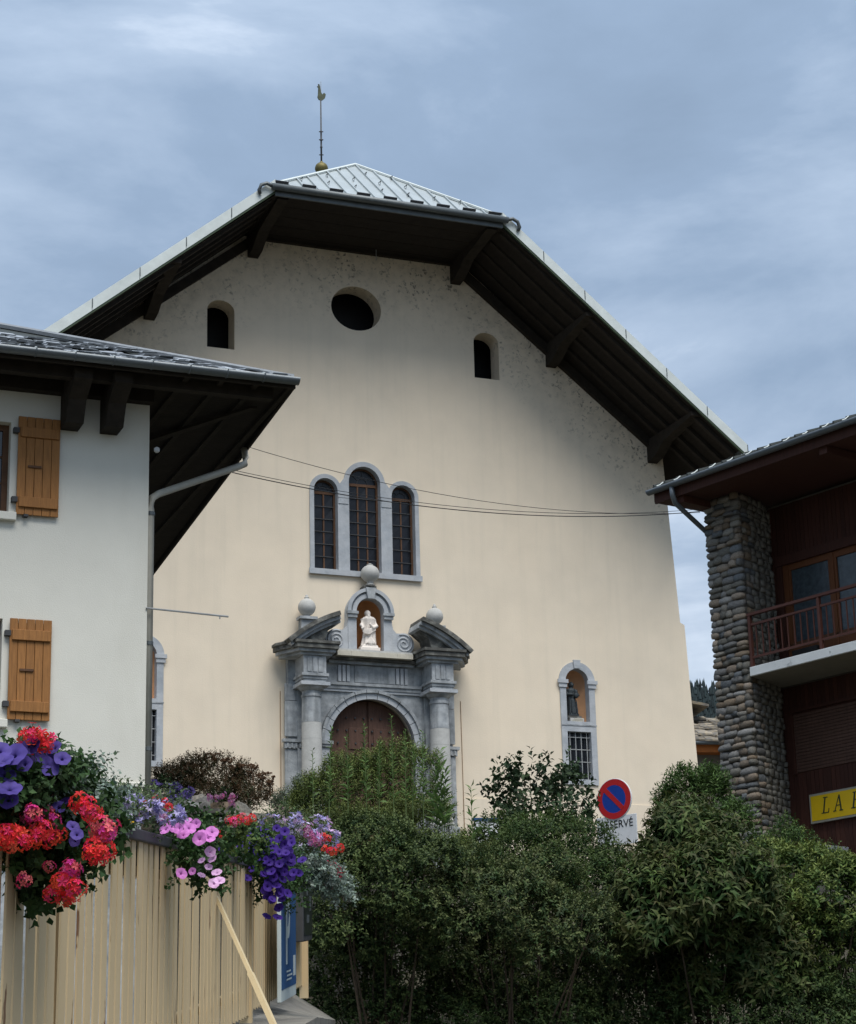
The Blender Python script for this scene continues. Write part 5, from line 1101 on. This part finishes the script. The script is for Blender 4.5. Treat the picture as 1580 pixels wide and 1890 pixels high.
def planted(name, label, blobs, n, stem, nl, L_, W_, cols, flowers, up=.3, outw=.8, rmin=.3, **kw):
    bl = [blobw(*b) for b in blobs]; c0 = P(blobs[0][0], blobs[0][1]+blobs[0][4]*.5, blobs[0][2]); root = thing(name, label, 'flowers', c0, 0, 'flowering plants along the fence top')
    p, ax = sprigs(bl, n, stem, up, outw, .5, rmin, -.95); part_mesh_local(root, 'foliage', leaves_mesh('foliage', *sprig_leaves(p, ax, stem, nl, L_, W_, np.array(cols), **kw)), c0)
    mb = MB()
    for c, R_ in bl:
        for k in range(3): e_ = Vector(c)+Vector([rng.uniform(-.7, .7)*R_[i] for i in range(3)]); mb.tube([c0, c0.lerp(e_, .5)+Vector((0, 0, .03)), e_], .004, 4)
    mb.v = [(x-c0.x, y-c0.y, z) for x, y, z in mb.v]; mb.build('stems', 'leaf_stem', root)
    for nm, mes, pts, d_, sc in flowers:
        for q in pts: flower(root, nm, random.choice(mes) if isinstance(mes, list) else mes, q[0], q[1], (d_(q[0]) if callable(d_) else d_)+random.uniform(-.08, .08), sc*(q[2] if len(q) > 2 else 1))
    return root
GL = [(.035, .075, .022), (.028, .060, .020), (.045, .085, .030)]; SV = [(.20, .26, .22), (.13, .18, .14), (.26, .31, .27)]
dA = 7.9
dn = lambda x: 6.95+max(0, min(1, (x-10)/80))*.25
planted('geranium_plant', 'scarlet geraniums spilling down the near end of the cream fence', [(105, 1560, 7.50, 60, 58, .12), (95, 1625, 7.48, 42, 42, .10), (172, 1540, 7.62, 32, 46, .10), (20, 1500, 7.18, 50, 50, .12), (60, 1545, 7.34, 50, 45, .12), (150, 1500, 7.6, 40, 34, .12)], 560, .09, 6, .045, .040, GL, [
    ('flower_head', RED, [(12, 1538), (35, 1540), (18, 1556), (60, 1556, .8), (92, 1548), (72, 1540), (98, 1528), (170, 1578), (192, 1570), (168, 1500), (140, 1640), (122, 1660, .8), (95, 1650, .8), (58, 1356), (76, 1374), (25, 1545), (5, 1550), (45, 1552), (80, 1530), (105, 1540), (175, 1565), (185, 1580), (160, 1490), (150, 1485), (115, 1630), (130, 1650), (105, 1640), (66, 1362), (85, 1370), (50, 1368)], dn, 1.12),
    ('flower_head', ROSE, [(50, 1508), (68, 1520), (85, 1505), (178, 1535), (200, 1530), (135, 1610), (60, 1500), (75, 1510), (95, 1515), (185, 1525), (195, 1540), (130, 1600), (125, 1615), (45, 1625, .7), (90, 1600, .6)], dn, 1.05)], rmin=.25)
planted('petunia_plant', 'violet petunias crowning the near basket beside scarlet geraniums', [(60, 1440, 7.36, 70, 44, .14), (15, 1460, 7.2, 50, 56, .14), (105, 1430, 7.52, 38, 30, .12)], 420, .08, 6, .045, .032, GL, [
    ('flower', PURP, [(25, 1393, 1.25), (83, 1402, 1.1), (90, 1415, 1.05), (115, 1400, .9), (10, 1430), (18, 1455, 1.1), (15, 1475), (0, 1385), (4, 1405), (45, 1410, .8), (100, 1380, .8), (55, 1378, .8), (108, 1490, .7), (135, 1525, .7), (142, 1540, .7), (138, 1552, .6)], dn, 1.0),
    ('bud', BUD, [(50, 1405), (62, 1375), (98, 1377), (118, 1480)], dn, 1.0)], rmin=.3)
planted('silver_foliage_plant', 'silver-grey trailing foliage between the violet petunias and the lilac flowers', [(125, 1465, 7.55, 52, 40, .13), (165, 1450, 7.75, 42, 26, .13), (75, 1475, 7.38, 50, 36, .13), (190, 1500, 7.8, 24, 34, .11)], 380, .09, 8, .026, .020, SV+[(.08, .12, .07)], [], rmin=.25)
mb_ = MB(); bdr = thing('nodding_bud', 'single nodding bud on a curved stem against the white house wall', 'flower', P(118, 1415, dA-.2)); o_ = bdr.location
pts = [P(118, 1415, dA-.2), P(130, 1402, dA-.2), P(142, 1392, dA-.2), P(146, 1390, dA-.2), P(148, 1396, dA-.2)]; MB().tube([(q.x-o_.x, q.y-o_.y, q.z) for q in pts], .0025, 5).build('stem', 'leaf_stem', bdr)
q = P(148, 1398, dA-.2); MB().lathe([(.001, q.z-.022), (.010, q.z-.012), (.012, q.z), (.008, q.z+.008), (.002, q.z+.012)], (q.x-o_.x, q.y-o_.y), 8).build('bud', 'seedhead', bdr, True)
# small lilac blossoms as one part
def blossoms(root, blobs, n, size, cols, petals=5):
    bl = [blobw(*b) for b in blobs]; p, ax = sprigs(bl, n, .02, .5, .8, .6, .7, -.3); B, A, Nn, CL = [], [], [], []
    for k in range(petals):
        ref = unit(np.cross(ax, np.tile([[.3, .9, .2]], (len(p), 1)))); r2 = np.cross(ax, ref); a = 2*math.pi*k/petals*.75+.3; B.append(p); A.append(unit(ref*math.cos(a)+r2*math.sin(a)+ax*.25)); Nn.append(ax); CL.append(np.array(cols)[np.arange(len(p)) % len(cols)]*(.8+.4*rng.random((len(p), 1))))
    me = leaves_mesh('blossoms', np.concatenate(B), np.concatenate(A), np.concatenate(Nn), size, size*.45, np.concatenate(CL), 'petal', .05); o = part_mesh_local(root, 'blossoms', me, root.location); o['kind'] = 'stuff'; return o
LIL = [(.36, .32, .60), (.46, .42, .66), (.30, .28, .55), (.55, .48, .68)]
rB = planted('lilac_flower_plant', 'pale lilac fan flowers in the trough on the near fence section', [(235, 1500, 10, 55, 32), (290, 1505, 10.8, 40, 30), (200, 1490, 9.4, 40, 34)], 330, .10, 7, .035, .012, [(.07, .11, .05), (.10, .13, .06)], [('flower_head', RED, [(268, 1480, .6), (285, 1474, .7), (302, 1483), (312, 1490, .9)], 10.4, .75), ('flower_head', SPINK, [(255, 1500, .7), (300, 1508, .8), (240, 1530, .6)], 10.2, .8)], up=.9)
blossoms(rB, [(235, 1500, 9.9, 60, 36), (290, 1508, 10.6, 46, 34), (195, 1480, 9.3, 40, 24)], 330, .022, LIL)
blossoms(rB, [(235, 1522, 9.7, 8, 6)], 10, .016, [(.70, .42, .02)])
planted('pink_petunia_plant', 'pink petunias trailing over the dark rail of the cream fence', [(340, 1530, 11.6, 55, 26), (370, 1570, 11.4, 36, 30), (350, 1605, 11.3, 40, 18), (385, 1620, 11.4, 22, 22), (330, 1590, 11.4, 20, 10)], 230, .09, 6, .045, .030, GL, [
    ('flower', PINK, [(305, 1530), (318, 1525, 1.1), (330, 1528), (345, 1515), (338, 1540), (350, 1528), (310, 1518, .9), (362, 1520, .9), (372, 1540, 1.1), (385, 1545, 1.1), (392, 1535), (368, 1548, 1.2), (298, 1508, .9), (335, 1612, 1.05), (355, 1608, .7)], 11.1, 1.0),
    ('flower', LPINK, [(388, 1572, 1.1), (392, 1585), (372, 1588, .8), (372, 1615, .9), (400, 1610, .9), (395, 1630, 1.1), (405, 1625), (385, 1600, .8)], 11.1, .95)], rmin=.2)
planted('red_geranium_plant', 'coral red geraniums between the pink and dark purple petunias', [(425, 1535, 14, 42, 22), (455, 1560, 15, 40, 28)], 200, .09, 6, .045, .035, GL+[(.08, .12, .03)], [
    ('flower_head', RED, [(395, 1535, 1.1), (402, 1545), (425, 1515, .9), (440, 1512, .9), (455, 1515, .9), (465, 1510, .8)], 13.8, 1.05), ('flower_head', ROSE, [(432, 1518), (448, 1508, .9)], 13.8, 1.0)], rmin=.3)
planted('dark_petunia_plant', 'dark purple petunias cascading over the fence above the blue parking board', [(490, 1590, 16.4, 50, 45), (505, 1630, 16.3, 48, 45), (470, 1570, 16.2, 36, 30), (530, 1615, 16.8, 26, 40)], 420, .10, 7, .045, .030, GL+[(.05, .09, .025)], [
    ('flower', DPURP, [(random.gauss(500, 24), random.gauss(1598, 32)) for _ in range(95)]+[(470+random.uniform(-12, 30), 1530+random.uniform(0, 50)) for _ in range(18)]+[(400+random.uniform(0, 14), 1560+random.uniform(0, 14), .8) for _ in range(4)], 15.95, 1.15)], rmin=.3)
rD = planted('mixed_flower_plant', 'lilac and pink flowers with red geraniums at the far end of the fence', [(560, 1540, 19, 50, 30), (595, 1560, 19, 36, 28), (530, 1520, 18.5, 40, 18)], 330, .11, 7, .05, .016, [(.09, .12, .05), (.06, .10, .04), (.13, .16, .09)], [
    ('flower_head', RED, [(598, 1545, .9), (606, 1548, .9), (600, 1568), (612, 1572, 1.1), (628, 1565, .9)], 18.6, 1.25), ('flower_head', SPINK, [(572, 1540, 1.1), (580, 1550, 1.1), (566, 1530), (588, 1556)], 18.6, 1.4), ('flower_head', SRED, [(598, 1592, .8), (615, 1597), (625, 1610, 1.1), (622, 1620), (605, 1635, .9), (560, 1515, .6)], 18.8, 1.2)], up=.8)
blossoms(rD, [(550, 1535, 18.8, 60, 34), (585, 1555, 18.8, 40, 30), (520, 1515, 18.4, 40, 16)], 240, .030, LIL+[(.6, .42, .62)])
planted('silver_trailing_plant', 'silvery trailing foliage hanging off the far fence end', [(575, 1605, 18.7, 40, 18), (600, 1625, 18.7, 36, 18), (625, 1645, 18.8, 24, 14), (555, 1590, 18.6, 26, 14)], 330, .12, 9, .042, .030, SV, [], rmin=.3, up=.1)
# campanula & pinks by the rockery
rC = planted('bellflower_plant', 'violet-blue bellflowers on the rockery beside the white house corner', [(300, 1462, 31.2, 30, 18), (330, 1485, 31, 20, 22)], 150, .12, 6, .06, .035, DG, [], up=.6); blossoms(rC, [(300, 1458, 31, 34, 18), (330, 1482, 30.8, 22, 24), (342, 1462, 31, 18, 12)], 130, .055, [(.18, .13, .42), (.24, .19, .48)])
rE = planted('pink_rockery_plant', 'small round pink flower heads on the rockery below the rounded bush', [(415, 1480, 31, 24, 12)], 50, .12, 6, .05, .03, DG, [('flower_head', SPINK, [(388, 1472), (401, 1472), (411, 1469), (429, 1470), (428, 1480), (430, 1485), (424, 1478, .8)], 30.7, 1.5)], up=.6)
planted('rose_plant', 'faded pink roses straggling at the foot of the portal', [(560, 1500, 29.5, 60, 22), (520, 1520, 29, 40, 14)], 260, .14, 7, .06, .028, MG, [('flower_head', SPINK, [(526, 1492, .9), (537, 1495), (590, 1500, .7), (656, 1512, 1.1), (600, 1505, .6), (640, 1522, .6), (733, 1528, .6)], 28.5, 1.2), ('flower_head', ROSE, [(535, 1490, .6), (618, 1512, .5), (805, 1545, .6)], 28.5, 1.0)], up=.7)
# troughs carrying the flowers
for (d0, d1), lt in zip(((8.6, 11.4), (11.7, 14.6), (14.9, 16.2), (16.5, 19.5)), ('lilac fan flowers', 'trailing pink petunias', 'coral red geraniums', 'red geraniums at the far fence end')):
    t_ = thing('flower_trough', 'dark planting trough behind the fence rail holding the '+lt, 'planter', (fx(d0), d0, fz_(d0)+FH-.1), 0, 'planting troughs along the fence')
    L0 = lambda d_, x, z: (fx(d_)+x-fx(d0), d_-d0, fz_(d_)+z)
    MB().hexa([L0(d0, -.26, FH-.16), L0(d0, -.10, FH-.16), L0(d1, -.10, FH-.16), L0(d1, -.26, FH-.16)], [L0(d0, -.28, FH+.03), L0(d0, -.095, FH+.03), L0(d1, -.095, FH+.03), L0(d1, -.28, FH+.03)]).build('box', 'cap_dark', t_, bevel=.006)
bk = thing('flower_basket', 'dark hanging basket under the violet petunias at the near fence end', 'planter', P(60, 1500, dA+.1)); q = bk.location
MB().lathe([(.05, q.z-.16), (.14, q.z-.10), (.18, q.z), (.17, q.z+.005)], (0, 0), 16).build('bowl', 'cap_dark', bk, True, angle=60)
# ------------------------------------------------------------------ small things behind the shrubs
nb_ = P(893, 1530, 40); bd = thing('information_board', 'white information board half hidden by shrubs before the church', 'notice board', (nb_.x, nb_.y, nb_.z-1.2), RAD(10))
MB().box(-.18, .30, -.02, .02, nb_.z-.5, nb_.z+.15).build('panel', 'sign_white', bd); MB().box(-.22, .34, -.04, .04, nb_.z+.152, nb_.z+.20).build('top_bar', 'park_blue', bd)
for x in (-.16, .28): MB().box(x-.02, x+.02, .021, .05, nb_.z-1.6, nb_.z+.15).build('leg', 'zinc_dark', bd)
bn = P(840, 1572, 33); bi = thing('litter_bin', 'dark rounded bin with an orange rim among the shrubs', 'bin', (bn.x, bn.y, bn.z-.5), 0)
MB().lathe([(.13, bn.z-.5), (.16, bn.z-.1), (.17, bn.z+.12), (.15, bn.z+.17), (.10, bn.z+.19), (.02, bn.z+.195)], (0, 0), 18).build('body', 'black', bi, True, angle=50); MB().lathe([(.172, bn.z+.06), (.178, bn.z+.07), (.178, bn.z+.085), (.172, bn.z+.09)], (0, 0), 18).build('rim', 'terracotta', bi)
hd = [b for b in ()]
shrub('clipped_hedge', 'dark clipped hedge on the rise behind the church corner', 'hedge', [(1300, 1452, 70, 24, 12), (1335, 1440, 70, 24, 12), (1270, 1462, 70, 20, 10)], 500, .25, 8, .14, .08, DG)
